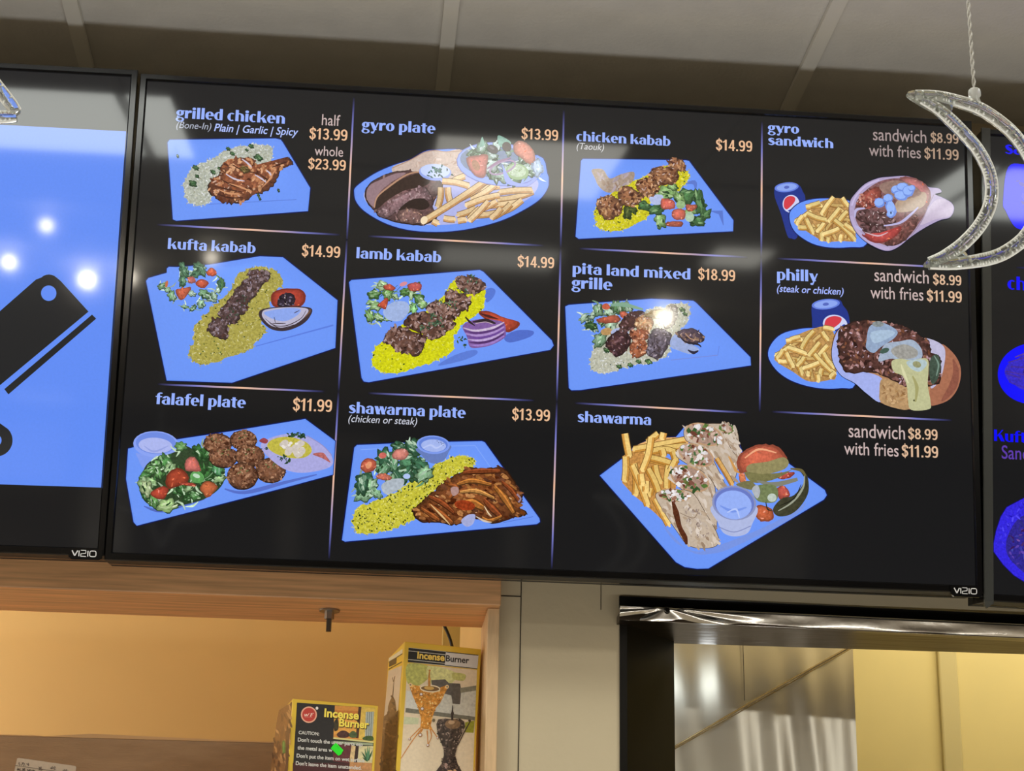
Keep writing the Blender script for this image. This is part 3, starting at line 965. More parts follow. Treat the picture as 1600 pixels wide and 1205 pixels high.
# gyro plate
d = dish(C2, [(62, 740), (78, 692), (200, 605), (330, 545), (460, 502), (560, 445), (640, 432), (830, 432), (1000, 520), (1370, 470), (1440, 600), (1450, 650), (1440, 710), (1380, 790), (1250, 872), (1100, 940), (900, 992), (700, 1016), (480, 1008), (300, 962), (150, 880), (80, 808)], 'x', 2, 4)
d.blob([(130, 745), (230, 650), (420, 570), (700, 560), (1200, 600), (1370, 650), (1330, 760), (1150, 860), (900, 940), (680, 968), (460, 958), (300, 912), (180, 840)], (178, 182, 232), .04)
P = plate_done(d, tv_m, 'picture of a gyro plate with salad bowl')
d.blob([(330, 562), (460, 502), (560, 448), (640, 433), (720, 442), (830, 434), (880, 560), (820, 640), (560, 640), (400, 650)], (206, 184, 172), .12)
d.specks([(400, 540), (640, 440), (830, 440), (820, 620), (500, 600)], 40, 18, 6, [(222, 206, 198), (186, 156, 138), (204, 176, 160), (214, 192, 178)])
d.line([(330, 562), (460, 505), (560, 450), (640, 436), (720, 446), (830, 438)], 6, (176, 140, 118), smooth=True)
d.done('pita_picture', P)
d.meat([(148, 775), (165, 690), (250, 625), (340, 592), (440, 582), (520, 594), (600, 612), (660, 645), (690, 700), (640, 770), (620, 840), (650, 905), (560, 962), (400, 950), (285, 916), (210, 862)], (112, 82, 82), [(128, 96, 92), (98, 70, 70), (146, 116, 112)], 90, 16, 2)
d.blob([(150, 775), (168, 690), (260, 640), (360, 600), (430, 600), (330, 660), (240, 740), (205, 840)], (150, 122, 128), .1)
d.blob([(205, 842), (232, 760), (330, 682), (440, 622), (540, 602), (602, 650), (560, 692), (420, 722), (300, 792), (230, 852)], (58, 42, 36), .2)
d.meat([(232, 880), (300, 812), (420, 744), (540, 692), (598, 742), (610, 790), (480, 802), (400, 845), (300, 912), (250, 908)], (134, 104, 108), [(150, 122, 126), (116, 86, 88), (168, 140, 142)], 70, 12, 2)
d.blob([(380, 862), (460, 792), (560, 780), (600, 832), (545, 862), (470, 850)], (46, 32, 28), .2)
d.meat([(376, 872), (480, 852), (545, 882), (556, 955), (400, 945)], (122, 92, 88), [(148, 116, 108), (100, 72, 66), (190, 150, 130)], 30, 10, 2, 6)
d.line([(205, 845), (225, 770), (300, 702), (440, 608), (560, 592), (640, 640)], [9, 12, 7], (186, 142, 114), smooth=True)
d.done('gyro_meat_picture', P)
d.ell(640, 592, 116, 60, 3, (150, 168, 236)); d.ell(640, 582, 106, 50, 3, (200, 214, 252))
for k in range(26):
    d.ell(640 + d.rnd.gauss(0, 42), 582 + d.rnd.gauss(0, 20), 13, 6, d.rnd.uniform(0, 180), d.rnd.choice([(44, 96, 90), (70, 120, 110), (30, 70, 70)]), 0, 7, .3)
d.done('sauce_picture', P)
for f in ((1340, 730, 1090, 790), (1330, 720, 1100, 735), (1250, 800, 1020, 830), (1260, 790, 1110, 880), (680, 700, 660, 840), (730, 700, 745, 800), (850, 620, 760, 660), (690, 655, 880, 690), (1100, 690, 930, 720),
          (1010, 650, 800, 790), (1070, 680, 900, 790), (1100, 755, 860, 830), (1090, 880, 920, 900), (1180, 820, 1060, 910), (930, 850, 800, 900), (1080, 800, 960, 860), (880, 930, 960, 850), (700, 920, 780, 930), (800, 940, 860, 930), (620, 940, 660, 960), (1110, 850, 1040, 920)):
    d.fry(*f, 44, (232, 202, 156), (200, 152, 100))
d.fry(1020, 800, 885, 940, 42, (236, 208, 164), (200, 150, 100))
d.fry(1000, 655, 560, 940, 46, (238, 208, 160), (206, 156, 104))
d.ell(560, 935, 24, 30, 30, (244, 222, 184))
d.done('fries_picture', P)
d.halo(d.ell(1095, 535, 302, 152, 6, (150, 172, 246)), 6, (120, 130, 200))
bowl = d.ell(1085, 520, 270, 118, 6, (120, 136, 168), .1)
d.salad([(900, 450), (960, 470), (1040, 480), (1150, 450), (1230, 560), (1300, 560), (1060, 600), (1130, 630), (1200, 620), (980, 420), (1100, 400), (1280, 490), (1320, 600), (1040, 540), (1180, 580)], [(112, 142, 120), (140, 165, 150), (88, 118, 90), (165, 185, 178)], (34, 62), (200, 215, 215))
for pts in ([(975, 340), (990, 400), (955, 410)], [(1090, 330), (1180, 380), (1140, 420), (1095, 400)]):
    d.blob(pts, (132, 175, 160), .2)
d.ell(1050, 430, 42, 30, 30, (66, 58, 62), .2); d.ell(1045, 420, 20, 9, 30, (110, 104, 112)); d.ell(1150, 412, 36, 32, 60, (74, 62, 60), .2)
d.ell(1225, 590, 82, 58, 10, (150, 178, 130)); d.ell(1222, 584, 66, 44, 10, (186, 205, 176), .2); d.specks([(1180, 560), (1260, 560), (1260, 610), (1180, 610)], 16, 10, 4, [(140, 165, 110), (205, 220, 200)])
d.ring(1120, 560, 95, 40, -20, 13, (168, 140, 176)); d.line([(1010, 570), (1090, 520), (1180, 490)], [10, 18, 8], (150, 116, 150), smooth=True)
d.blob([(1120, 540), (1150, 600), (1200, 660), (1300, 670), (1380, 600), (1390, 620), (1300, 690), (1200, 690), (1140, 660)], (150, 165, 236))
d.tomato([(862, 492), (930, 475), (1015, 470), (1005, 560), (990, 632), (930, 622), (885, 570)], (214, 116, 104), (240, 170, 160))
d.ell(930, 545, 26, 42, -25, (170, 120, 92), .2)
d.tomato([(1200, 400), (1235, 368), (1290, 385), (1340, 440), (1355, 500), (1330, 545), (1260, 500), (1205, 455)], (226, 134, 112), (244, 186, 170))
d.leaf(1370, 560, 60, 80, (168, 190, 220), (200, 212, 248), (140, 160, 200))
d.done('salad_picture', P)

# chicken kabab
d = dish(C3, [(178, 430), (192, 416), (950, 426), (972, 432), (1298, 868), (1296, 948), (160, 1004), (138, 988)], 'x', 3)
d.line([(1130, 800), (1205, 810), (1225, 905)], [4, 40, 4], (88, 118, 205)); d.line([(930, 600), (1010, 590), (1020, 640)], [4, 34, 10], (92, 120, 205), smooth=True)
P = plate_done(d, tv_m, 'picture of a chicken kabab on yellow rice')
d.blob([(255, 505), (275, 490), (340, 495), (390, 560), (470, 530), (565, 512), (560, 580), (500, 640), (380, 665), (310, 620), (280, 560)], (166, 146, 130), .2)
d.specks([(270, 500), (380, 540), (560, 520), (520, 620), (380, 650), (300, 580)], 30, 22, 8, [(184, 168, 160), (150, 124, 104), (176, 160, 168)])
d.done('pita_picture', P)
d.rice([(280, 850), (290, 780), (420, 660), (560, 590), (760, 480), (900, 470), (962, 510), (970, 570), (890, 650), (770, 650), (690, 740), (680, 830), (600, 880), (490, 935), (370, 940), (305, 925)], (206, 198, 30), RICE_Y, 520, 8, 3.2, 6, 50)
d.done('rice_picture', P)
for x, y, r, c in ((690, 650, 60, 0), (810, 660, 75, 1), (950, 690, 80, 0), (1040, 700, 60, 0), (1060, 770, 62, 0), (1090, 830, 50, 0), (1030, 870, 60, 0), (760, 870, 60, 1), (730, 790, 60, 0), (640, 760, 50, 0), (900, 700, 50, 1), (980, 800, 50, 1), (520, 810, 50, 2), (560, 790, 36, 2), (770, 700, 50, 1), (850, 620, 40, 1)):
    d.leaf(x, y, r, d.rnd.uniform(0, 180), [(66, 104, 62), (124, 160, 98), (62, 76, 32)][c], [(136, 172, 120), (188, 210, 160), (110, 120, 60)][c])
d.blob([(680, 700), (730, 680), (780, 690), (765, 750), (700, 750)], (178, 188, 226), .1); d.ell(975, 845, 34, 36, 0, (172, 198, 170), .15); d.ell(910, 755, 34, 30, 0, (150, 182, 130), .15)
d.tomato([(765, 720), (810, 708), (862, 730), (868, 775), (820, 790), (768, 780)], (226, 100, 84)); d.tomato([(850, 800), (900, 782), (942, 800), (938, 858), (880, 868), (846, 840)], (222, 104, 84))
d.tomato([(950, 755), (1028, 760), (1000, 800), (960, 800)], (190, 90, 66)); d.tomato([(810, 880), (918, 880), (912, 916), (812, 912)], (176, 84, 62))
d.done('salad_picture', P)
for pts, n in (([(820, 440), (870, 415), (930, 432), (945, 480), (920, 505), (850, 500)], 30), ([(680, 520), (760, 478), (850, 490), (895, 540), (870, 590), (780, 610), (700, 600)], 60), ([(580, 600), (640, 560), (720, 570), (750, 630), (700, 690), (620, 680)], 50),
               ([(450, 650), (520, 620), (600, 660), (620, 720), (560, 760), (470, 750)], 50), ([(290, 760), (310, 710), (380, 688), (440, 710), (482, 780), (440, 840), (370, 865), (320, 820)], 60)):
    d.meat(pts, (136, 92, 64), [(176, 126, 86), (104, 62, 42), (150, 100, 68), (196, 150, 110), (80, 44, 32)], n, 15, 4, n // 6, (206, 180, 172))
d.done('kebab_picture', P)

# gyro sandwich: can, plate of fries, wrap
def soda_can(d, tv, parent, top, body, disc):
    d.blob(body, (32, 52, 138), .05, 3)
    x0 = min(p[0] for p in body); x1 = max(p[0] for p in body)
    d.ell(*top[:4], top[4], (100, 126, 222)); d.ell(top[0], top[1], top[2] * .84, top[3] * .74, top[4], (140, 166, 240)); d.ell(top[0], top[1], top[2] * .22, top[3] * .3, top[4], (86, 104, 190))
    cx, cy, rx, ry = disc
    d.ell(cx, cy, rx, ry, 12, (206, 212, 245), n=32)
    def seg(a0, a1, col, shift, k=.86):
        pts = [(cx + rx * k * math.cos(math.radians(a)), cy + ry * k * math.sin(math.radians(a))) for a in range(a0, a1 + 1, 8)]
        d.poly(pts + [(cx + rx * shift, cy + ry * .35), (cx - rx * .15, cy + ry * .30)] if shift is not None else pts, col)
    d.blob([(cx - rx * .86, cy + ry * .25), (cx - rx * .72, cy - ry * .55), (cx - rx * .1, cy - ry * .88), (cx + rx * .48, cy - ry * .68), (cx + rx * .42, cy - ry * .2), (cx - rx * .1, cy + ry * .35), (cx - rx * .55, cy + ry * .62)], (212, 60, 72))
    d.blob([(cx - rx * .38, cy + ry * .82), (cx + rx * .25, cy + ry * .42), (cx + rx * .72, cy - ry * .02), (cx + rx * .8, cy + ry * .3), (cx + rx * .35, cy + ry * .78)], (40, 66, 178))
    return d.done('drink_can_picture', parent, 'blue drink can with red, white and blue disc')


def fries_plate(d, P, outline, pile, sticks, col=WHITE_B):
    poly = d.blob(pile, (186, 142, 84), .3)
    for k in range(26):
        p = d.inpoly(pile); a = d.rnd.uniform(0, 3.14); q = d.rnd.uniform(35, 60); dx, dy = q * math.cos(a), q * math.sin(a)
        if inside((p[0] + dx, p[1] + dy), pile) and inside((p[0] - dx, p[1] - dy), pile): d.fry(p[0] - dx, p[1] - dy, p[0] + dx, p[1] + dy, 28, (212, 178, 112), (172, 124, 66))
    for f in sticks: d.fry(*f, 36, (234, 208, 138), (198, 150, 78))
    d.done('fries_picture', P)


oval = [(238, 800), (250, 750), (310, 700), (400, 675), (520, 670), (660, 690), (780, 800), (770, 985), (660, 1006), (520, 1008), (400, 982), (300, 922), (255, 865)]
d = Pic(FM, *C4, M_SCREEN, 4, 0.0004, 0.000005)
d.halo(crom(oval, 4), 13); d.blob(oval, WHITE_B, .03, 4)
P = plate_done(d, tv_m, 'picture of a gyro sandwich with fries and a blue can')
d.h = .0003
soda_can(d, tv_m, P, (218, 590, 84, 34, -6), [(134, 600), (150, 578), (220, 560), (300, 572), (330, 620), (348, 670), (330, 800), (290, 940), (250, 945), (222, 925), (180, 780), (136, 660)], (248, 705, 58, 62))
d.h = .0012
d.halo(crom(oval, 4)[8:34], 10, (24, 40, 120)); d.blob(oval, WHITE_B, .03, 4)
d.done('plate_picture', P)
pile = [(268, 830), (350, 760), (400, 715), (520, 670), (600, 672), (660, 720), (690, 860), (690, 960), (600, 965), (500, 970), (440, 950), (330, 880)]
ST4 = [(390, 760, 280, 830), (350, 730, 460, 720), (450, 700, 380, 720), (330, 790, 290, 850), (600, 665, 640, 720), (640, 760, 580, 830), (430, 850, 460, 960), (370, 870, 300, 870), (480, 840, 430, 900), (545, 660, 460, 780), (360, 775, 490, 820), (585, 740, 510, 830), (350, 810, 400, 910), (545, 820, 690, 960), (580, 880, 470, 920), (600, 920, 590, 965), (510, 940, 505, 970), (620, 850, 690, 900)]
fries_plate(d, P, oval, pile, ST4)
wrap = [(655, 700), (690, 640), (760, 570), (850, 530), (930, 520), (1050, 515), (1130, 545), (1200, 590), (1270, 600), (1290, 625), (1245, 640), (1300, 665), (1360, 700), (1378, 745), (1350, 800), (1280, 820), (1180, 870), (1080, 935), (1000, 1000), (930, 1032), (860, 1020), (760, 965), (690, 890), (655, 800)]
d.halo(crom(wrap, 3), 9, (20, 24, 60)); d.blob(wrap, (176, 160, 196), .06)
d.blob([(1140, 850), (1230, 700), (1300, 675), (1360, 705), (1370, 750), (1345, 795), (1250, 815)], (196, 180, 205), .06)
d.line([(1240, 640), (1200, 720), (1150, 830), (1080, 930)], [4, 10, 4], (150, 128, 150), smooth=True)
d.line([(668, 720), (700, 650), (770, 580), (860, 540)], 13, (198, 184, 222), smooth=True)
d.line([(665, 790), (700, 880), (770, 955), (870, 1010), (930, 1018)], 20, (186, 170, 208), smooth=True)
d.done('pita_wrap_picture', P)
d.blob([(700, 700), (770, 610), (880, 545), (1020, 530), (1120, 560), (1190, 640), (1190, 740), (1130, 850), (1040, 960), (940, 1000), (820, 960), (730, 880), (690, 790)], (128, 88, 90), .35)
d.meat([(700, 700), (760, 620), (860, 590), (870, 650), (840, 720), (720, 730)], (142, 72, 62), [(168, 92, 80), (120, 60, 54), (190, 130, 112)], 40, 14, 3, 6)
d.tomato([(1000, 525), (1080, 520), (1170, 560), (1215, 630), (1205, 710), (1160, 740), (1130, 640), (1060, 570)], (192, 110, 108), (220, 160, 150))
d.blob([(980, 690), (1080, 640), (1180, 630), (1170, 720), (1070, 760), (980, 760)], (176, 150, 128), .12)
d.blob([(860, 580), (960, 545), (1080, 570), (1150, 640), (1000, 680), (900, 640)], (150, 120, 110), .2)
d.meat([(700, 790), (760, 750), (880, 770), (965, 810), (950, 850), (860, 850), (740, 830)], (92, 62, 62), [(112, 82, 84), (72, 46, 46), (140, 108, 110)], 60, 14, 3, 10)
d.meat([(730, 850), (830, 850), (900, 870), (900, 920), (820, 920), (750, 890)], (84, 54, 56), [(108, 78, 80), (66, 42, 42)], 36, 13, 3, 6)
d.meat([(1030, 860), (1110, 780), (1120, 850), (1050, 940), (980, 990), (900, 985), (930, 930)], (116, 72, 68), [(140, 92, 86), (92, 56, 52)], 40, 14, 3)
d.tomato([(740, 920), (850, 940), (940, 900), (1000, 860), (1010, 890), (950, 950), (860, 980), (790, 965)], (200, 66, 62), (226, 120, 110))
d.line([(760, 905), (850, 930), (920, 905)], [4, 11, 4], (214, 180, 190), smooth=True)
for s in ([(690, 800), (700, 750), (760, 738)], [(890, 860), (1000, 840), (1080, 780), (1130, 730)], [(690, 860), (740, 890)]):
    d.line(s, [8, 20, 8], (186, 180, 222), smooth=True)
d.done('gyro_filling_picture', P)
for x, y, rx, ry in ((860, 700, 38, 34), (920, 670, 36, 30), (940, 740, 34, 60), (975, 610, 34, 30), (1020, 590, 42, 30), (1010, 650, 50, 34), (1060, 620, 40, 40), (1085, 600, 26, 22), (938, 780, 28, 26)):
    d.ell(x, y, rx, ry, d.rnd.uniform(-30, 30), (112, 144, 226), 0, 20, .08)
    d.ell(x - 3, y - 4, rx * .8, ry * .78, 0, (148, 182, 250), .04, 20, .08)
d.ell(940, 770, 5, 10, 0, (50, 60, 90))
d.done('sauce_picture', P)

# philly
oval = [(90, 740), (110, 660), (180, 590), (300, 555), (430, 548), (560, 570), (680, 700), (690, 940), (600, 962), (480, 966), (350, 945), (230, 900), (140, 830)]
d = Pic(FM, *C5, M_SCREEN, 5, 0.0004, 0.000005)
d.halo(crom(oval, 4), 13); d.blob(oval, WHITE_B, .03, 4)
P = plate_done(d, tv_m, 'picture of a philly sandwich with fries and a blue can')
d.h = .0003
soda_can(d, tv_m, P, (490, 380, 98, 36, -6), [(392, 395), (420, 368), (500, 345), (585, 350), (610, 390), (640, 430), (655, 500), (640, 580), (420, 590), (395, 480)], (555, 520, 86, 66))
d.h = .0012
d.halo(crom(oval, 4)[12:30], 9, (24, 40, 120)); d.blob(oval, WHITE_B, .03, 4)
d.done('plate_picture', P)
pile = [(135, 745), (230, 640), (300, 590), (440, 540), (520, 545), (560, 650), (560, 880), (520, 905), (430, 920), (350, 910), (260, 850), (160, 790)]
fries_plate(d, P, oval, pile, [(a - 138, b - 92, c - 138, e - 92) for a, b, c, e in ST4] + [(470, 545, 540, 560), (470, 720, 540, 820), (430, 870, 435, 920), (550, 860, 520, 890)])
bun = [(540, 640), (560, 580), (600, 540), (660, 520), (700, 500), (850, 500), (960, 520), (1040, 540), (1150, 610), (1290, 660), (1380, 730), (1425, 830), (1410, 950), (1350, 1040), (1260, 1080), (1210, 1080), (1180, 1110), (1080, 1112), (960, 1100), (860, 1060), (770, 1000), (690, 930), (600, 880), (545, 800), (530, 720)]
d.halo(crom(bun, 3), 9, (18, 18, 30)); d.blob(bun, (176, 128, 92), .15)
d.blob([(1290, 660), (1380, 730), (1425, 830), (1410, 950), (1350, 1040), (1260, 1080), (1210, 1075), (1215, 960), (1270, 930), (1310, 800)], (166, 108, 82), .12)
d.blob([(1370, 760), (1412, 840), (1400, 950), (1340, 1030), (1290, 1050), (1340, 950), (1370, 860)], (140, 84, 68), .15)
d.blob([(1200, 620), (1290, 660), (1318, 720), (1300, 850), (1265, 930), (1215, 960), (1240, 800), (1170, 640)], (190, 186, 216), .08)
d.blob([(545, 800), (530, 720), (545, 630), (580, 560), (580, 640), (590, 740), (640, 800), (720, 840), (880, 900), (870, 1060), (770, 1000), (690, 930), (600, 880)], (164, 176, 236), .06)
d.blob([(880, 900), (1000, 930), (1070, 960), (1070, 1105), (960, 1100), (870, 1060), (860, 990)], (182, 146, 104), .2)
d.specks([(880, 920), (1060, 970), (1060, 1090), (900, 1060)], 40, 14, 6, [(170, 130, 84), (200, 164, 120), (150, 112, 74)])
d.done('bread_roll_picture', P)
fill = [(580, 640), (600, 560), (700, 505), (850, 500), (960, 520), (1050, 545), (1150, 610), (1200, 640), (1215, 720), (1270, 740), (1280, 830), (1250, 930), (1100, 950), (1020, 940), (900, 880), (800, 850), (640, 850), (590, 740)]
d.meat(fill, (92, 58, 52), [(112, 72, 66), (72, 42, 38), (146, 104, 100), (176, 136, 134), (60, 38, 36), (130, 84, 62)], 330, 17, 4, 60, (196, 170, 186))
d.blob([(1215, 760), (1260, 730), (1285, 800), (1265, 900), (1225, 935), (1205, 850)], (66, 82, 70), .3)
d.line([(1240, 740), (1270, 800), (1255, 880)], [6, 12, 6], (120, 146, 132), smooth=True)
d.done('steak_picture', P)
d.blob([(770, 640), (790, 540), (860, 510), (920, 525), (985, 570), (960, 620), (870, 680), (820, 720), (770, 690)], (146, 166, 196), .12)
d.blob([(800, 580), (900, 560), (970, 580), (900, 630), (820, 650)], (168, 190, 214), .1)
d.blob([(860, 740), (900, 660), (1000, 640), (1090, 630), (1150, 690), (1150, 760), (1060, 790), (950, 760), (860, 780)], (162, 176, 196), .12)
d.blob([(940, 700), (1030, 660), (1120, 700), (1110, 750), (1000, 760)], (158, 156, 150), .2)
d.blob([(945, 780), (1000, 760), (1080, 770), (1190, 760), (1200, 850), (1195, 940), (1215, 1060), (1205, 1110), (1080, 1115), (1058, 1040), (1050, 950), (1020, 880), (960, 850)], (190, 190, 146), .08)
d.blob([(1050, 780), (1160, 765), (1190, 800), (1140, 850), (1080, 830)], (178, 196, 200), .1)
d.line([(1090, 880), (1120, 960), (1110, 1060)], [8, 26, 10], (164, 160, 106), smooth=True); d.line([(1010, 800), (1030, 860), (1060, 930)], [8, 20, 8], (216, 214, 170), smooth=True)
d.ell(1120, 800, 30, 22, 20, (150, 150, 110), .2); d.ell(895, 705, 34, 18, -20, (66, 92, 80), .2); d.ell(850, 520, 40, 20, 0, (130, 138, 140), .3); d.ell(1100, 1050, 6, 7, 0, (80, 80, 50))
d.done('cheese_picture', P)

# mixed grille
d = dish(C6, [(106, 408), (130, 396), (720, 352), (1020, 366), (1040, 380), (1428, 770), (1432, 828), (215, 1004), (150, 1006), (132, 990)], 'x', 6)
d.line([(860, 790), (1195, 755)], 6, (120, 140, 220)); d.line([(1195, 755), (1205, 690)], 4, (100, 130, 222))
P = plate_done(d, tv_m, 'picture of a mixed grille on a white plate')
d.rice([(280, 830), (300, 730), (320, 650), (420, 560), (640, 450), (800, 400), (980, 390), (995, 470), (950, 560), (860, 660), (850, 740), (740, 800), (540, 840), (420, 880), (330, 880)], (186, 186, 168), RICE_W, 620, 8, 3, 6, 30)
for x, y, r in ((490, 835, 20), (570, 825, 20), (700, 800, 26), (400, 720, 22), (630, 800, 20), (940, 430, 22), (960, 460, 18)):
    d.leaf(x, y, r, 20, (52, 84, 52))
d.done('rice_picture', P)
d.salad([(240, 490), (270, 540), (310, 560), (290, 470), (340, 430), (350, 640), (420, 450), (500, 430), (560, 420), (380, 520), (430, 540), (480, 400)], [(120, 152, 118), (92, 130, 88), (150, 176, 150)], (34, 58), (190, 205, 190))
d.line([(430, 400), (520, 395), (660, 430)], [14, 34, 12], (128, 166, 140), smooth=True)
d.leaf(290, 545, 40, 20, (40, 74, 40))
d.blob([(370, 400), (400, 386), (425, 410), (410, 430), (375, 425)], (196, 92, 66), .2)
d.tomato([(330, 500), (400, 480), (470, 470), (500, 500), (470, 525), (350, 525)], (186, 84, 58)); d.tomato([(495, 450), (530, 445), (550, 470), (530, 490), (500, 480)], (206, 96, 70))
d.blob([(360, 580), (410, 560), (440, 580), (420, 610), (370, 610)], (190, 150, 96), .2); d.blob([(430, 590), (500, 560), (560, 600), (480, 640)], (172, 182, 220), .1)
d.done('salad_picture', P)
RED = [(186, 118, 86), (140, 78, 52), (216, 160, 126), (96, 50, 36), (168, 100, 70)]
DRK = [(74, 48, 46), (56, 34, 32), (98, 66, 62), (122, 88, 92), (66, 40, 48)]
for pts, b, pal, n in (([(490, 540), (540, 470), (600, 440), (670, 450), (640, 510), (600, 560), (520, 590)], (74, 46, 42), DRK, 46), ([(600, 520), (640, 480), (720, 490), (735, 540), (690, 580), (610, 560)], (182, 134, 96), [(206, 164, 124), (160, 108, 70), (222, 190, 150)], 40),
                       ([(680, 460), (760, 430), (840, 430), (850, 480), (720, 490)], (172, 152, 116), [(190, 172, 136), (150, 128, 90)], 20),
                       ([(820, 430), (860, 395), (900, 405), (905, 460), (880, 540), (820, 560), (800, 500)], (128, 122, 116), [(150, 146, 140), (106, 98, 92), (172, 168, 160)], 40),
                       ([(560, 600), (620, 570), (700, 590), (690, 640), (600, 660)], (146, 84, 58), RED, 36), ([(390, 670), (450, 600), (530, 580), (575, 650), (540, 720), (480, 765), (420, 720)], (64, 40, 44), DRK, 60),
                       ([(560, 700), (610, 650), (670, 645), (695, 710), (660, 760), (600, 772)], (168, 100, 68), RED, 46), ([(700, 640), (740, 570), (830, 580), (860, 620), (830, 700), (770, 780), (690, 740)], (92, 82, 94), [(108, 98, 112), (72, 62, 72), (134, 126, 142), (60, 48, 52)], 80)):
    d.meat(pts, b, pal, n, 13, 3, n // 7, (196, 180, 190))
d.done('grilled_meat_picture', P)
d.blob([(855, 650), (900, 600), (930, 640), (1010, 680), (1060, 720), (1000, 750), (900, 720), (860, 700)], (156, 172, 216), .1)
d.meat([(900, 600), (960, 570), (1040, 575), (1100, 630), (1060, 670), (980, 670), (930, 640)], (86, 70, 84), [(116, 92, 90), (52, 40, 50), (150, 120, 100)], 30, 15, 3, 4)
d.line([(915, 610), (960, 660), (1050, 680), (1075, 700)], [6, 16, 6], (40, 32, 44), smooth=True); d.line([(980, 720), (1020, 740), (1055, 725)], [8, 22, 8], (44, 40, 60), smooth=True); d.line([(960, 600), (1000, 640), (1060, 650)], 8, (178, 140, 110), smooth=True)
d.done('onion_picture', P)

# lamb kabab
d = dish(C7, [(113, 360), (130, 346), (1020, 276), (1045, 288), (1520, 765), (1533, 800), (1510, 830), (250, 1055), (215, 1050), (200, 1025)], 'x', 7)
d.blob([(1060, 420), (1100, 400), (1130, 420), (1110, 470), (1065, 500)], (86, 118, 210), .05); d.blob([(1190, 740), (1280, 695), (1390, 700), (1370, 740), (1230, 780)], (80, 108, 200), .05); d.blob([(840, 870), (980, 830), (1000, 860), (900, 905), (730, 940)], (92, 124, 214), .05)
P = plate_done(d, tv_m, 'picture of a lamb kabab on yellow rice')
d.rice([(275, 920), (290, 830), (380, 740), (480, 660), (640, 560), (790, 440), (810, 370), (900, 350), (1040, 400), (1052, 500), (1020, 570), (920, 640), (840, 740), (835, 820), (760, 890), (640, 930), (450, 990), (340, 980)], (208, 208, 20), [(222, 222, 34), (198, 196, 24), (226, 226, 92), (180, 178, 26), (214, 214, 56)], 560, 8, 3, 5, 26)
d.done('rice_picture', P)
d.salad([(290, 440), (330, 400), (340, 370), (380, 440), (440, 460), (270, 510), (300, 520), (500, 440), (560, 440), (600, 470), (620, 520), (260, 590), (320, 600), (400, 600), (480, 560), (540, 540), (440, 520), (580, 400)], [(110, 150, 84), (140, 176, 116), (74, 116, 58), (164, 192, 146)], (26, 48), (192, 214, 182))
d.blob([(350, 560), (420, 500), (510, 500), (530, 560), (470, 630), (380, 620)], (160, 180, 224), .1); d.leaf(560, 540, 40, 80, (140, 200, 130))
for k in range(12): d.line([(280 + k * 18, 470 - k * 4 + d.rnd.gauss(0, 14)), (330 + k * 20, 430 + d.rnd.gauss(0, 26))], [3, 11, 3], d.rnd.choice([(46, 84, 44), (98, 140, 76)]))
d.tomato([(350, 390), (390, 376), (435, 400), (420, 420), (370, 415)], (200, 76, 56)); d.tomato([(520, 380), (570, 362), (612, 375), (612, 415), (560, 428), (525, 410)], (206, 84, 78)); d.tomato([(310, 520), (370, 475), (385, 490), (365, 550), (330, 535)], (206, 76, 48)); d.ell(490, 375, 28, 14, -20, (216, 140, 150))
d.done('salad_picture', P)
for pts, n in (([(855, 350), (880, 322), (980, 325), (1040, 350), (1058, 395), (1010, 435), (930, 440), (870, 395)], 60), ([(780, 440), (820, 420), (920, 450), (955, 510), (900, 560), (830, 540), (785, 490)], 56), ([(650, 540), (720, 490), (820, 530), (890, 560), (850, 610), (780, 620), (690, 580)], 64),
               ([(500, 660), (530, 590), (640, 570), (760, 610), (850, 650), (790, 710), (690, 760), (580, 700)], 90), ([(350, 775), (390, 700), (470, 670), (560, 710), (640, 740), (620, 830), (570, 872), (440, 830), (400, 795)], 90)):
    d.meat(pts, (96, 66, 56), [(112, 78, 66), (72, 46, 40), (140, 106, 94), (160, 130, 122), (54, 34, 30), (126, 96, 88)], n, 17, 4, n // 5, (190, 168, 170))
for x, y in ((900, 420), (750, 500), (820, 520), (720, 600), (700, 640), (640, 680), (960, 340), (740, 650)):
    d.specks([(x - 40, y - 24), (x + 40, y - 24), (x + 40, y + 24), (x - 40, y + 24)], 14, 9, 4, [(66, 98, 74), (40, 70, 50), (104, 134, 106)])
d.done('kebab_picture', P)
d.tomato([(1010, 570), (1080, 565), (1180, 605), (1290, 640), (1280, 680), (1200, 710), (1080, 640)], (196, 66, 40), (222, 110, 70)); d.line([(1020, 580), (1080, 600), (1150, 620)], [4, 20, 4], (74, 30, 28), smooth=True)
d.done('tomato_picture', P)
d.blob([(900, 670), (960, 630), (1060, 620), (1180, 640), (1200, 700), (1190, 750), (1100, 800), (1000, 820), (950, 810), (930, 740)], (128, 92, 158), .15)
for k, c in enumerate([(206, 186, 214), (92, 56, 120), (176, 144, 205), (108, 70, 150), (190, 164, 214), (80, 46, 104), (156, 122, 196)]):
    d.line([(905 + k * 8, 680 + k * 20), (990 + k * 6, 700 + k * 17), (1110, 680 + k * 17), (1190, 640 + k * 16)], [5, 15, 17, 6], c, smooth=True, grain=.15)
d.line([(970, 640), (1060, 630), (1130, 650)], [8, 30, 8], (48, 36, 44), smooth=True); d.line([(990, 650), (1060, 640), (1110, 655)], 6, (186, 160, 176), smooth=True); d.line([(920, 605), (950, 640), (985, 665)], [8, 16, 6], (46, 34, 34))
d.specks([(880, 730), (940, 760), (920, 820), (860, 800)], 14, 9, 4, GREENS)
d.done('onion_picture', P)

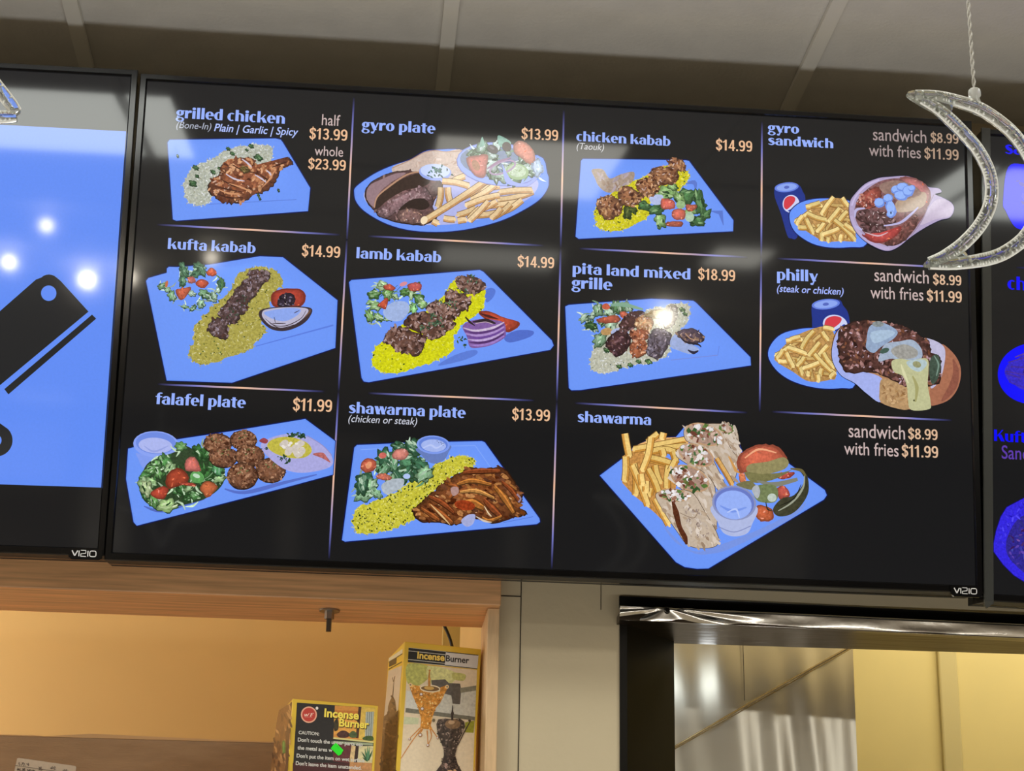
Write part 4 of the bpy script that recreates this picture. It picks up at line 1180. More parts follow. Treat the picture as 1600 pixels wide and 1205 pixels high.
# kufta kabab
d = dish(C8, [(133, 420), (150, 398), (285, 360), (286, 328), (300, 316), (360, 318), (600, 300), (970, 238), (1140, 246), (1540, 562), (1524, 912), (765, 1168), (285, 1152)], 'x', 8)
d.line([(940, 900), (1510, 745)], [6, 22, 12], (90, 124, 222))
P = plate_done(d, tv_m, 'picture of a kufta kabab on rice')
d.rice([(440, 950), (480, 870), (490, 760), (560, 670), (640, 590), (760, 480), (800, 380), (900, 325), (1000, 318), (1100, 350), (1140, 440), (1060, 520), (1050, 620), (980, 700), (1010, 790), (930, 880), (900, 920), (760, 980), (590, 1030), (490, 1015)], (170, 160, 76), RICE_K, 760, 9, 3, 7, 90)
d.done('rice_picture', P)
d.salad([(260, 450), (300, 480), (330, 520), (420, 600), (480, 610), (540, 590), (600, 540), (640, 520), (680, 480), (560, 520), (420, 340), (400, 380), (540, 340), (500, 330), (400, 430), (480, 370), (690, 430), (470, 510)], [(140, 174, 142), (112, 150, 112), (168, 194, 176), (76, 112, 80)], (26, 46), (190, 210, 196))
for x, y, a in ((400, 320, 80), (420, 360, 70), (520, 310, 20), (545, 350, 60), (400, 420, 90), (500, 370, 150), (685, 440, 80)): d.leaf(x, y, 40, a, (72, 112, 84), (130, 166, 136), (40, 70, 54))
d.line([(640, 370), (690, 420), (690, 490)], [6, 14, 6], (84, 124, 76), smooth=True); d.line([(370, 600), (440, 620), (540, 640)], [4, 8, 3], (130, 160, 120), smooth=True)
d.tomato([(350, 490), (400, 475), (465, 470), (440, 520), (395, 565), (360, 530)], (206, 92, 62)); d.tomato([(500, 430), (545, 410), (595, 435), (560, 475), (510, 460)], (206, 84, 56)); d.tomato([(575, 360), (610, 325), (650, 350), (640, 385), (595, 385)], (210, 80, 48)); d.tomato([(440, 400), (480, 390), (500, 430), (450, 440)], (190, 98, 92)); d.ell(285, 445, 10, 26, 10, (196, 110, 66))
d.done('salad_picture', P)
for pts in ([(880, 380), (910, 345), (1000, 345), (1050, 365), (1020, 430), (940, 440)], [(840, 430), (900, 395), (990, 420), (960, 490), (890, 500), (840, 470)], [(780, 500), (840, 450), (920, 470), (940, 530), (870, 580), (800, 550)], [(730, 570), (800, 520), (880, 560), (870, 650), (800, 670), (740, 620)],
            [(670, 640), (740, 590), (820, 640), (810, 720), (740, 740), (680, 700)], [(585, 770), (610, 710), (680, 690), (730, 740), (740, 800), (715, 855), (650, 830), (595, 800)]):
    d.meat(pts, (84, 64, 64), MEATK, 60, 13, 5, 8, (160, 150, 170))
d.specks([(700, 660), (860, 520), (900, 580), (760, 720)], 30, 8, 4, [(70, 84, 70), (50, 64, 50)])
d.done('kebab_picture', P)
d.tomato([(1050, 560), (1070, 505), (1150, 480), (1260, 482), (1305, 520), (1300, 580), (1260, 612), (1140, 620), (1070, 610)], (190, 60, 42), (214, 96, 72)); d.meat([(1100, 590), (1120, 530), (1190, 510), (1230, 545), (1210, 600), (1130, 612)], (46, 36, 50), [(62, 50, 66), (30, 24, 32), (110, 100, 120)], 24, 11, 3, 4)
d.done('tomato_picture', P)
d.blob([(962, 660), (1010, 625), (1180, 610), (1345, 622), (1335, 690), (1270, 750), (1160, 790), (1060, 780), (990, 725)], (60, 48, 54), .1)
d.blob([(985, 665), (1020, 632), (1180, 616), (1320, 628), (1305, 680), (1240, 735), (1150, 768), (1060, 755), (1005, 710)], (186, 182, 206), .06)
d.blob([(1000, 660), (1050, 640), (1180, 622), (1270, 632), (1240, 680), (1150, 720), (1060, 700)], (140, 166, 236), .05)
for s in ([(1010, 700), (1080, 750), (1170, 750), (1270, 700), (1310, 640)], [(1040, 730), (1120, 770), (1220, 745)], [(1060, 735), (1160, 735)], [(1220, 660), (1260, 640)]): d.line(s, [3, 7, 3], (66, 52, 56), smooth=True)
d.line([(1300, 690), (1335, 650), (1338, 628)], [6, 13, 6], (112, 80, 60), smooth=True); d.line([(1075, 690), (1085, 730)], 5, (60, 56, 70))
d.done('onion_picture', P)

# falafel plate
d = dish(C9, [(90, 450), (130, 440), (440, 384), (800, 330), (1320, 244), (1528, 398), (1512, 630), (1180, 720), (150, 985), (128, 960), (76, 660)], 'x', 9)
d.line([(760, 730), (900, 755), (1160, 690), (1400, 630)], [10, 30, 8], (88, 112, 200), smooth=True); d.line([(200, 850), (330, 880), (620, 800)], [6, 26, 8], (84, 106, 190), smooth=True)
P = plate_done(d, tv_m, 'picture of a falafel plate')
d.blob([(200, 480), (145, 480), (160, 520), (200, 590), (300, 600), (420, 520), (430, 400)], (130, 156, 238), .03)
d.ell(283, 420, 158, 92, 3, (138, 162, 242)); d.ell(283, 412, 140, 76, 3, (112, 140, 226)); d.ell(280, 428, 118, 54, 4, (172, 182, 238), .05); d.line([(200, 430), (270, 470), (370, 430)], [4, 16, 4], (150, 162, 226), smooth=True)
d.done('sauce_picture', P)
d.blob([(180, 640), (240, 540), (420, 470), (460, 420), (560, 460), (660, 480), (750, 560), (750, 690), (640, 790), (480, 840), (310, 865), (200, 810), (160, 690)], (46, 66, 40), .3)
d.salad([(460, 440), (300, 550), (350, 540), (250, 600), (200, 640), (210, 700), (380, 590), (300, 620), (260, 680), (620, 500), (600, 470), (690, 590), (640, 640), (560, 660), (440, 760), (500, 790), (560, 780), (360, 840), (260, 810), (220, 740), (460, 730), (520, 720), (710, 570), (580, 620), (720, 660)], [(72, 122, 66), (98, 146, 84), (52, 94, 48), (140, 172, 120)], (36, 64), (186, 212, 176))
d.ell(570, 650, 50, 40, 20, (96, 160, 88), .2); d.ell(565, 640, 26, 14, 20, (190, 220, 190), .1); d.leaf(360, 845, 70, -10, (150, 180, 120), (200, 215, 170)); d.leaf(220, 730, 60, 75, (160, 178, 130), (205, 215, 180)); d.leaf(710, 590, 54, 70, (80, 140, 90), (180, 214, 190))
d.tomato([(350, 690), (370, 620), (440, 585), (505, 630), (500, 690), (440, 710), (380, 730)], (172, 62, 36), (206, 100, 70)); d.tomato([(485, 545), (520, 510), (560, 520), (598, 600), (540, 610), (490, 600)], (220, 108, 96), (236, 150, 140)); d.tomato([(590, 720), (640, 675), (712, 715), (650, 790), (610, 760)], (206, 100, 54), (226, 140, 90)); d.tomato([(245, 760), (320, 715), (370, 730), (340, 800), (280, 795)], (196, 66, 44), (230, 130, 110)); d.tomato([(440, 690), (540, 690), (560, 715), (470, 705)], (176, 62, 44))
d.done('salad_picture', P)
for x, y, rx, ry in ((712, 415, 98, 70), (890, 390, 94, 66), (750, 510, 98, 72), (935, 500, 102, 74), (1080, 600, 104, 86), (885, 640, 106, 92)):
    pts = d.ell(x, y + 4, rx * 1.02, ry * 1.04, 0, (40, 24, 20), 0, 30, .02)
    pts = d.ell(x, y, rx, ry, 0, (118, 78, 56), .4, 30, .03); d.shade(pts, (122, 82, 60), 1.2, .55, -.2, -.35, .4)
    d.specks(pts, 110, 10, 6, [(138, 94, 68), (96, 60, 42), (168, 124, 94), (78, 48, 34), (128, 88, 66)], .45, 7)
    d.specks([(x - rx * .5, y - ry * .7), (x + rx * .5, y - ry * .7), (x + rx * .3, y - ry * .1), (x - rx * .3, y - ry * .1)], 16, 8, 4, [(188, 148, 118), (96, 104, 62), (76, 88, 52), (170, 126, 96)])
d.done('falafel_picture', P)
d.blob([(1010, 440), (1100, 370), (1250, 350), (1400, 400), (1500, 500), (1490, 580), (1300, 620), (1150, 580)], (170, 168, 222), .08)
d.line([(1330, 360), (1440, 430), (1505, 500)], 5, (150, 140, 190), smooth=True)
d.blob([(1055, 430), (1100, 385), (1210, 370), (1330, 410), (1365, 470), (1310, 515), (1200, 515), (1100, 480)], (190, 180, 70), .2)
for k in range(12): d.ell(1160 + d.rnd.uniform(0, 150), 410 + d.rnd.uniform(0, 85), 26, 22, 0, (206, 196, 186), .1, 12, .1); d.ell(1160 + d.rnd.uniform(0, 150), 405 + d.rnd.uniform(0, 85), 12, 8, 0, (232, 226, 220))
d.blob([(1000, 400), (1030, 378), (1062, 395), (1045, 418)], (150, 66, 74), .2); d.blob([(1370, 490), (1440, 480), (1470, 510), (1495, 550), (1440, 520)], (176, 100, 96), .3)
d.specks([(1200, 350), (1330, 345), (1330, 370), (1210, 372)], 24, 13, 6, [(60, 92, 66), (38, 66, 46)]); d.specks([(1120, 510), (1190, 500), (1225, 550), (1180, 555)], 16, 13, 6, [(60, 96, 70), (38, 66, 46)]); d.specks([(1000, 450), (1060, 440), (1060, 460)], 8, 7, 3, [(40, 60, 50)])
d.done('hummus_picture', P)

# shawarma plate
d = dish(C10, [(188, 385), (206, 368), (600, 352), (1045, 342), (1065, 350), (1432, 862), (1436, 885), (1415, 900), (125, 1018), (105, 1008)], 'x', 10)
d.line([(230, 400), (600, 380), (1000, 372), (1330, 840), (1340, 850)], 5, (130, 168, 250)); d.line([(1190, 890), (1390, 850)], [4, 16, 4], (84, 116, 212))
P = plate_done(d, tv_m, 'picture of a shawarma plate')
d.rice([(180, 880), (200, 800), (330, 740), (480, 680), (600, 590), (760, 490), (860, 445), (960, 445), (1005, 490), (960, 540), (860, 580), (760, 650), (660, 740), (600, 800), (580, 870), (480, 920), (360, 960), (230, 965), (190, 940)], (198, 192, 60), [(214, 208, 74), (188, 180, 44), (226, 220, 120), (168, 160, 40), (204, 200, 96)], 620, 8.5, 3, 6, 170, ((36, 56, 24), (58, 80, 30), (24, 40, 20)))
d.done('rice_picture', P)
d.salad([(270, 600), (300, 650), (260, 690), (330, 690), (240, 640), (360, 500), (400, 470), (450, 500), (390, 540), (480, 400), (520, 450), (580, 400), (560, 500), (620, 470), (580, 560), (520, 560), (470, 590), (640, 510), (660, 560), (590, 370), (480, 370), (420, 620)], [(96, 140, 104), (72, 116, 84), (130, 168, 130), (56, 96, 70)], (40, 70), (178, 204, 178))
d.blob([(370, 640), (440, 600), (520, 600), (500, 660), (400, 700)], (176, 186, 196), .15); d.ell(540, 580, 24, 18, 0, (176, 196, 240))
d.tomato([(228, 520), (250, 470), (300, 458), (335, 490), (320, 540), (260, 552)], (206, 92, 64)); d.tomato([(440, 440), (470, 400), (530, 395), (552, 430), (520, 470), (460, 465)], (220, 128, 112), (240, 170, 160)); d.tomato([(335, 575), (380, 560), (440, 585), (420, 605), (350, 600)], (206, 106, 84)); d.ell(378, 440, 26, 20, -10, (206, 106, 96), .2); d.ell(285, 505, 18, 26, 30, (226, 150, 110), .2)
d.done('salad_picture', P)
d.blob([(610, 390), (640, 440), (680, 480), (730, 495), (790, 470), (820, 420), (825, 370)], (104, 126, 188), .05)
d.ell(718, 368, 112, 62, 3, (128, 156, 238)); d.ell(718, 366, 98, 52, 3, (100, 130, 216)); d.ell(720, 374, 84, 42, 3, (164, 182, 238), .05)
d.line([(650, 390), (700, 370), (740, 390), (790, 360)], [6, 14, 6], (186, 200, 246), smooth=True); d.specks([(740, 340), (790, 340), (790, 375), (740, 370)], 6, 5, 2.4, [(60, 70, 110)])
d.done('sauce_picture', P)
d.meat([(590, 800), (640, 760), (700, 700), (800, 620), (900, 560), (960, 520), (1060, 535), (1170, 520), (1230, 570), (1270, 640), (1310, 720), (1290, 780), (1340, 830), (1260, 855), (1110, 890), (1000, 860), (880, 905), (780, 885), (650, 885), (600, 840)], (118, 66, 34), [(92, 48, 26), (150, 92, 46), (176, 118, 66), (72, 36, 20), (132, 76, 40)], 200, 22, 4, 20, (206, 160, 110), (46, 26, 16), 20)
for k, (a, b, c, w) in enumerate((((920, 560), (1040, 545), (1170, 550), 44), ((880, 640), (980, 610), (1110, 640), 40), ((900, 690), (1010, 680), (1130, 730), 36), ((700, 780), (780, 840), (850, 900), 54), ((690, 720), (780, 760), (860, 830), 44), ((880, 780), (980, 760), (1060, 800), 70), ((1060, 740), (1120, 800), (1180, 860), 56), ((1130, 650), (1200, 730), (1260, 830), 54), ((1180, 620), (1250, 680), (1300, 760), 40), ((640, 800), (720, 850), (760, 880), 40), ((1050, 860), (1100, 880), (1180, 850), 30), ((820, 640), (880, 660), (830, 730), 36))):
    base = d.rnd.choice([(156, 98, 44), (134, 74, 36), (176, 124, 66), (120, 60, 30)])
    d.line([a, b, c], [w * .4, w, w * .5], [v * .5 for v in base], smooth=True); d.line([(x - 2, y - 4) for x, y in (a, b, c)], [w * .3, w * .78, w * .34], base, smooth=True, grain=.35)
    d.line([(x - 3, y - w * .28) for x, y in (a, b, c)], [3, w * .22, 3], [min(255, v * 1.4) for v in base], smooth=True, grain=.2)
d.ell(930, 775, 70, 34, 8, (150, 58, 26), .4); d.line([(700, 770), (770, 840), (830, 905)], [4, 12, 4], (222, 186, 130), smooth=True); d.line([(1060, 780), (1090, 830), (1110, 850)], [4, 11, 4], (228, 200, 160), smooth=True); d.line([(1005, 850), (1060, 880), (1110, 890)], [4, 14, 4], (214, 196, 176), smooth=True)
d.blob([(835, 660), (880, 652), (888, 690), (850, 712)], (176, 140, 134), .1); d.blob([(905, 880), (950, 840), (1000, 840), (985, 900), (940, 918)], (166, 172, 216), .1); d.line([(1280, 700), (1305, 730), (1290, 755)], 12, (150, 130, 150), smooth=True)
d.done('shawarma_meat_picture', P)

# shawarma
d = dish(C11, [(208, 448), (345, 345), (400, 290), (500, 240), (640, 230), (690, 170), (960, 172), (1020, 320), (1270, 372), (1485, 530), (1497, 560), (1480, 585), (825, 976), (760, 978), (690, 968), (640, 940)], 'x', 11)
d.blob([(560, 720), (640, 830), (760, 880), (870, 850), (1100, 760), (1300, 660), (1380, 600), (1300, 690), (1000, 840), (860, 890), (720, 880)], (120, 148, 226), .03)
P = plate_done(d, tv_m, 'picture of cut shawarma wraps with fries and pickles')
d.blob([(400, 290), (520, 240), (690, 235), (700, 290), (600, 320), (460, 330)], (222, 170, 106), .25)
d.poly([(335, 340), (400, 300), (560, 330), (650, 380), (640, 520), (560, 560), (600, 740), (520, 660), (400, 560), (335, 490)], (196, 140, 74), .3)
for f in ((690, 245, 400, 300), (700, 280, 470, 320), (640, 320, 560, 300), (650, 390, 470, 350), (560, 300, 570, 340), (620, 310, 640, 380), (460, 340, 640, 390), (540, 210, 480, 260), (570, 205, 560, 240), (600, 390, 590, 520), (640, 360, 610, 420), (500, 520, 490, 560), (520, 390, 550, 490), (480, 410, 540, 540), (400, 380, 410, 560), (350, 210, 375, 340), (355, 340, 350, 480), (500, 230, 450, 420), (390, 390, 480, 620), (470, 480, 470, 540), (520, 580, 600, 730), (440, 440, 450, 500)):
    d.fry(*f, 38, (238, 202, 122), (204, 146, 66))
d.done('fries_picture', P)
def roll(body, topc, seed, ang, sauce=None):
    pts = crom(body, 4)
    d.halo(pts, 6, (70, 52, 40)); d.poly(pts, (196, 178, 158), .08)
    d.specks(pts, 46, 22, 8, [(214, 200, 186), (180, 158, 134), (166, 142, 120), (204, 188, 172)], .4, 8, ang)
    if sauce: d.line(sauce, [10, 34, 26, 30, 12], (88, 46, 28), smooth=True, grain=.3)
    c = d.ell(topc[0], topc[1], topc[2] + 9, topc[3] + 9, topc[4], (190, 152, 116), .1); c = d.ell(topc[0], topc[1], topc[2], topc[3], topc[4], (170, 140, 124), .2)
    d.specks(c, 60, 15, 9, [(226, 218, 214), (150, 104, 84), (92, 122, 62), (196, 168, 150), (112, 66, 52), (60, 92, 50), (232, 228, 230)], .4, 8)
roll([(690, 180), (740, 160), (960, 165), (1000, 280), (1005, 330), (970, 480), (940, 490), (900, 400), (800, 290), (700, 250)], (800, 215, 100, 52, 18), 1, 60)
roll([(900, 172), (955, 170), (1005, 310), (990, 340), (940, 270)], (925, 182, 30, 16, 10), 1, 60)
d.line([(940, 340), (980, 420), (1010, 440)], [8, 18, 6], (206, 150, 84)); d.fry(870, 350, 960, 500, 28, (216, 168, 96), (170, 116, 60))
roll([(640, 330), (700, 280), (820, 310), (860, 380), (920, 510), (890, 540), (830, 470), (700, 380)], (755, 332, 98, 50, 22), 2, 60)
roll([(600, 450), (640, 400), (760, 410), (850, 490), (865, 600), (870, 740), (840, 760), (760, 600), (640, 500)], (718, 465, 108, 60, 24), 3, 60)
roll([(525, 560), (580, 540), (720, 540), (800, 650), (880, 800), (850, 855), (720, 850), (650, 770), (570, 650)], (630, 560, 84, 28, 6), 4, 55, [(620, 590), (640, 660), (660, 740), (690, 800), (700, 840)])
d.specks([(680, 610), (780, 650), (840, 790), (720, 820)], 50, 9, 3.5, [(166, 148, 136), (144, 126, 118), (206, 192, 180)]); d.line([(660, 660), (740, 690), (770, 640)], [3, 6, 3], (150, 128, 110), smooth=True)
d.done('wrap_picture', P)
d.tomato([(985, 360), (1040, 300), (1130, 270), (1220, 285), (1265, 340), (1260, 380), (1150, 400), (1040, 430), (1000, 430)], (214, 96, 66), (240, 140, 110)); d.line([(1030, 350), (1110, 300), (1210, 320)], [6, 13, 6], (240, 170, 130), smooth=True)
d.tomato([(1090, 650), (1110, 615), (1185, 640), (1190, 700), (1130, 710), (1095, 685)], (206, 92, 50)); d.tomato([(1215, 520), (1260, 510), (1285, 560), (1230, 585)], (200, 80, 66)); d.tomato([(1000, 440), (1030, 440), (1035, 480), (1005, 490)], (220, 120, 70)); d.tomato([(1210, 440), (1310, 430), (1290, 460), (1230, 470)], (186, 70, 56))
d.done('tomato_picture', P)
d.blob([(1040, 420), (1060, 385), (1160, 370), (1250, 345), (1280, 380), (1240, 420), (1100, 450)], (146, 138, 94), .15); d.blob([(1030, 430), (1130, 440), (1250, 430), (1300, 415), (1200, 470), (1080, 490)], (122, 118, 76), .15); d.blob([(980, 500), (1060, 480), (1100, 520), (1060, 530)], (120, 116, 78), .15)
d.line([(1100, 480), (1200, 500), (1330, 470)], [8, 30, 20], (130, 130, 116), smooth=True); d.blob([(1080, 520), (1130, 500), (1200, 505), (1220, 550), (1200, 600), (1120, 600), (1085, 570)], (116, 128, 86), .2); d.blob([(1070, 530), (1100, 502), (1118, 540), (1100, 580)], (176, 180, 186), .1); d.ell(1185, 575, 26, 24, 0, (190, 202, 190), .1)
d.blob([(1190, 640), (1240, 580), (1310, 560), (1370, 480), (1350, 430), (1385, 450), (1392, 540), (1350, 620), (1290, 670), (1220, 680)], (62, 62, 44), .25)
d.line([(1220, 650), (1300, 600), (1360, 520), (1370, 450)], [5, 14, 5], (156, 160, 140), smooth=True); d.line([(1230, 620), (1310, 580), (1350, 500)], [3, 8, 3], (30, 32, 24), smooth=True); d.line([(1150, 600), (1160, 640), (1190, 650)], [4, 9, 3], (50, 46, 30), smooth=True); d.line([(1290, 410), (1350, 420), (1375, 450)], [8, 18, 8], (110, 100, 62), smooth=True)
d.done('pickle_picture', P)
d.blob([(845, 620), (880, 720), (910, 775), (970, 795), (1040, 780), (1070, 730), (1092, 620)], (176, 186, 226), .04); d.line([(880, 740), (970, 770), (1065, 735)], 5, (130, 140, 190), smooth=True)
d.ell(970, 605, 126, 98, 8, (138, 146, 190)); d.ell(970, 604, 114, 88, 8, (106, 122, 196)); d.ell(968, 616, 102, 82, 8, (150, 176, 246), .04); d.line([(890, 620), (960, 650), (1040, 630)], [5, 20, 6], (120, 150, 232), smooth=True); d.line([(930, 660), (980, 640), (1000, 690)], [5, 12, 5], (182, 200, 250), smooth=True)
d.done('sauce_cup_picture', P)

# ------------------------------------------------------------------ left television: cleaver icon on bright blue
d = Pic(FL, 0, 0, 1, M_SCREEN, 20, 0.0003, 0.00002)
xl = -TW / 2 + .004
quad = [(-240, 183), (197, 205), (158, 762), (-300, 748)]
d.poly([(-700, 158), (197, 205.5), (158, 762), (-700, 735)], (98, 141, 244), .02)
BL = d.done('blue_panel', tv_l, 'bright blue panel')
k = 1 / 3.65
def z3(p): return [(x * k, 400 + y * k) for x, y in p]
d.poly(z3([(-520, 760), (0, 315), (205, 135)] + [(279 + 62 * math.cos(a), 166 + 60 * math.sin(a)) for a in [math.radians(t) for t in (225, 240, 255, 270, 285, 300, 315)]] + [(345, 142), (505, 318), (0, 738), (-320, 1000)]), (35, 36, 38))
d.ell(278 * k, 400 + 213 * k, 44 * k, 44 * k, 0, (98, 141, 244), n=36)
d.done('cleaver_icon', tv_l, 'black meat cleaver blade with a round hole')
d.poly(z3([(525, 335), (549, 358), (48, 790), (25, 760)]), (35, 36, 38))
d.done('edge_icon', tv_l, 'thin black bar along the cleaver edge')
d.poly(z3([(-300, 700)] + [(0, 955)] + [(-20 + 92 * math.cos(a), 1052 + 92 * math.sin(a)) for a in [math.radians(t) for t in range(-45, 80, 10)]] + [(-60, 1160), (-400, 900)]), (35, 36, 38))
d.ell(-8 * k, 400 + 1052 * k, 17 * k, 26 * k, 0, (98, 141, 244), n=24)
d.done('handle_icon', tv_l, 'rounded end of a black handle')

# ------------------------------------------------------------------ right television: deep blue plates and lettering
DB = (8, 8, 250)
CR = (1500, 740, 5.48); CM = (1500, 520, 5.48); CT = (1400, 0, 2.74)
for ctx, s, a, b, c in ((C0, 'chicken', 1574, 452, 1676), (C0, 'Kufta', 1552.5, 689, 1616)):
    title(FRT, tv_r, ctx, s, a, b, c, DB)
title(FRT, tv_r, C0, 'sandwich', 1570, 240, 1690, (20, 20, 240))
words_(FRT, tv_r, C0, 'Sandwich', 1565, 716.5, 1652, (92, 60, 168), .006, hs=1.25, name='description_lettering')
d = Pic(FRT, *CT, M_SCREEN, 31, .0004, .000005)
d.blob([(480, 716), (560, 705), (700, 720), (720, 900), (600, 985), (545, 985), (505, 968), (470, 905), (458, 865)], DB); d.specks([(520, 760), (640, 760), (640, 900), (520, 900)], 20, 14, 6, [(40, 30, 220), (70, 50, 190)])
d.done('dish_picture', tv_r, 'deep blue dish at the top of the right menu')
d = Pic(FRT, *CM, M_SCREEN, 32, .0004, .000005)
d.ell(630, 350, 308, 262, -5, DB, 0, 48)
d.blob([(380, 330), (430, 250), (500, 220), (600, 130), (760, 160), (760, 500), (548, 490), (470, 450), (420, 420)], (52, 40, 190), .3)
for s in ((410, 255, 548, 215), (385, 330, 548, 360), (400, 350, 520, 390), (420, 420, 548, 470), (470, 210, 548, 180), (430, 290, 548, 300)): d.line([s[:2], s[2:]], [10, 26, 12], d.rnd.choice([(70, 44, 150), (62, 40, 170), (90, 60, 150)]), grain=.3)
d.ell(600, 330, 60, 40, 0, (40, 26, 110), .4)
d.done('dish_picture', tv_r, 'deep blue oval plate of food')
d = Pic(FRT, *CR, M_SCREEN, 33, .0004, .000005)
b = [(640, 190), (548, 212), (400, 290), (350, 370), (310, 490), (288, 600), (290, 670), (370, 780), (460, 870), (548, 925), (680, 960), (820, 700), (760, 300)]
d.halo(b, 12, (20, 16, 110)); d.poly(b, (52, 40, 220), .2)
d.blob([(640, 330), (560, 350), (470, 420), (400, 560), (400, 680), (470, 780), (600, 860), (760, 700), (760, 400)], (48, 40, 140), .35)
d.specks([(420, 560), (560, 380), (740, 420), (740, 760), (560, 830), (420, 700)], 60, 22, 9, [(84, 58, 160), (44, 40, 120), (70, 70, 170), (60, 30, 90), (110, 70, 150)])
d.specks([(330, 520), (420, 330), (548, 240), (560, 330), (420, 480), (360, 640)], 26, 20, 6, [(74, 64, 240), (40, 30, 190)])
d.done('dish_picture', tv_r, 'deep blue eight-sided bowl of food')
d = Pic(FRT, 0, 0, 1, M_SCREEN, 34, .0002, .00001)
d.line([(1588, 418), (1640, 421), (1700, 424)], 2.4, None, [(18, 18, 40), (50, 50, 140), (70, 70, 190)]); d.done('divider_line', tv_r)
# ------------------------------------------------------------------ steel framed kitchen hatch
M_STEEL = mat('polished_steel', (205, 200, 186), 0.16, metal=1.0, bump=.25, bscale=9, stretch=(1, 1, 2.5))
M_STEELD = mat('darkened_steel', (92, 80, 66), 0.34, metal=1.0, bump=.12, bscale=7, stretch=(1, 8, 8))  # steel base darkened to stand for the dark room it mirrors
M_DARK = mat('near_black_panel', (15, 13, 9), 0.3, spec=.3, noise=.3, nscale=5)  # near-black base over the whole jamb
SF = WALL - .034
hf = empty('steel_hatch_frame', Matrix.Translation((steel_l + .3, WALL, 1.3)), 'polished steel frame of the kitchen hatch under the middle television', 'frame')


def V(p): return tuple(p)


def slab(corners, thick, axis=(0, 1, 0)):
    mb = MB(); a = [np.array(p) for p in corners]; t = np.array(axis) * thick
    b = [p + t for p in a]
    mb.poly([V(p) for p in a]); mb.poly([V(p) for p in b][::-1])
    for k in range(len(a)):
        j = (k + 1) % len(a); mb.poly([V(a[k]), V(b[k]), V(b[j]), V(a[j])])
    return mb


XE = 2500
sl = .046
yl = lambda y, x: y + sl * (x - 968)
child(slab([at(968, 931.5, WALL - .006), at(XE, yl(931.5, XE), WALL - .006), at(XE, yl(950, XE), WALL - .006), at(968, 950, WALL - .006)], .01), 'gap_strip', M_GAP, hf, label='black gap strip')  # flat black strip standing in for the dark open slot above the lip
# crinkled lip
mb = MB(); N1, N2 = 220, 14
sx = at(1042, 955, SF)[0]
idx = {}
for i in range(N1 + 1):
    px = 968 + (XE - 968) * (i / N1) ** 1.9
    for j in range(N2 + 1):
        y = 946.5 + 22 * j / N2
        p = at(px, yl(y, px), SF)
        u = (px - 1042) / 90.0; v = (y - 953) / 14.0
        a = math.atan2(v + .35, u)
        k = math.exp(-(u * u) / 1.6)
        p[1] += .0030 * k * math.cos(9 * a) * min(1, abs(u) * 2.5 + .1) + .0012 * math.sin(px / 37.0) * math.sin(j / N2 * math.pi) + .010 * max(0, (j / N2 - .8)) ** 1.5
        p[1] -= .0065 * (1 - j / N2)
        p[1] += .006 * max(0, 1 - 6 * j / N2) ** 2
        idx[i, j] = len(mb.v); mb.v.append(V(p))
for i in range(N1):
    for j in range(N2):
        mb.f.append((idx[i, j], idx[i + 1, j], idx[i + 1, j + 1], idx[i, j + 1]))
child(mb, 'lip', mat('crinkled_steel', (236, 232, 222), 0.24, metal=1.0, bump=.06, bscale=40), hf, smooth=True)
# underside of the head
a0, a1 = at(968, 968.5, SF), at(XE, yl(968.5, XE), SF)
HD = WALL + .115
z0 = at(1047, 1005.8, HD)[2]; z1 = at(1600, 1023, HD)[2]; zr = z0 + (z1 - z0) * (at(XE, 1028, HD)[0] - at(1047, 1005, HD)[0]) / (at(1600, 1023, HD)[0] - at(1047, 1005, HD)[0])
mb = MB()
b0 = np.array([a0[0], HD, z0]); b1 = np.array([a1[0], HD, zr])
mb.poly([V(a0), V(a1), V(b1), V(b0)]); up_ = np.array([0, 0, .012])
mb.poly([V(a0 + up_), V(a1 + up_), V(b1 + up_), V(b0 + up_)])
for p, q in ((a0, a1), (a1, b1), (b1, b0), (b0, a0)): mb.poly([V(p), V(q), V(q + up_), V(p + up_)])
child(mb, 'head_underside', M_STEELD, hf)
# dark left jamb
j0, j1 = at(968.3, 967, WALL - .004), at(968.3, 1300, WALL - .004)
e0, e1 = at(1047, 1005, WALL + .10), at(1056, 1300, WALL + .10)
mb = MB(); mb.prism([(j0[0], WALL - .004), (j0[0], WALL + .02), (e1[0] - .004, WALL + .118), (e1[0], WALL + .118), (e1[0], WALL + .10), (j0[0] + .012, WALL - .004)], 'z', 1.2, a0[2] + .004)
child(mb, 'jamb', M_DARK, hf, label='dark jamb')
# screw pinching the lip
sp = at(1042, 954, SF - .004)
sc = MB(); sc.sphere((sp[0], sp[1] + .003, sp[2]), .0062, 8); sc.tube([(sp[0], sp[1] + .002, sp[2]), (sp[0], sp[1] - .006, sp[2] - .0005)], [.0042, .0038], 10)
sc.box(sp[0] - .0032, sp[0] + .0032, sp[1] - .0068, sp[1] - .0055, sp[2] - .0008, sp[2] + .0008)
child(sc, 'screw', mat('blackened_screw', (40, 38, 34), .35, metal=.8), hf, label='dark screw head')

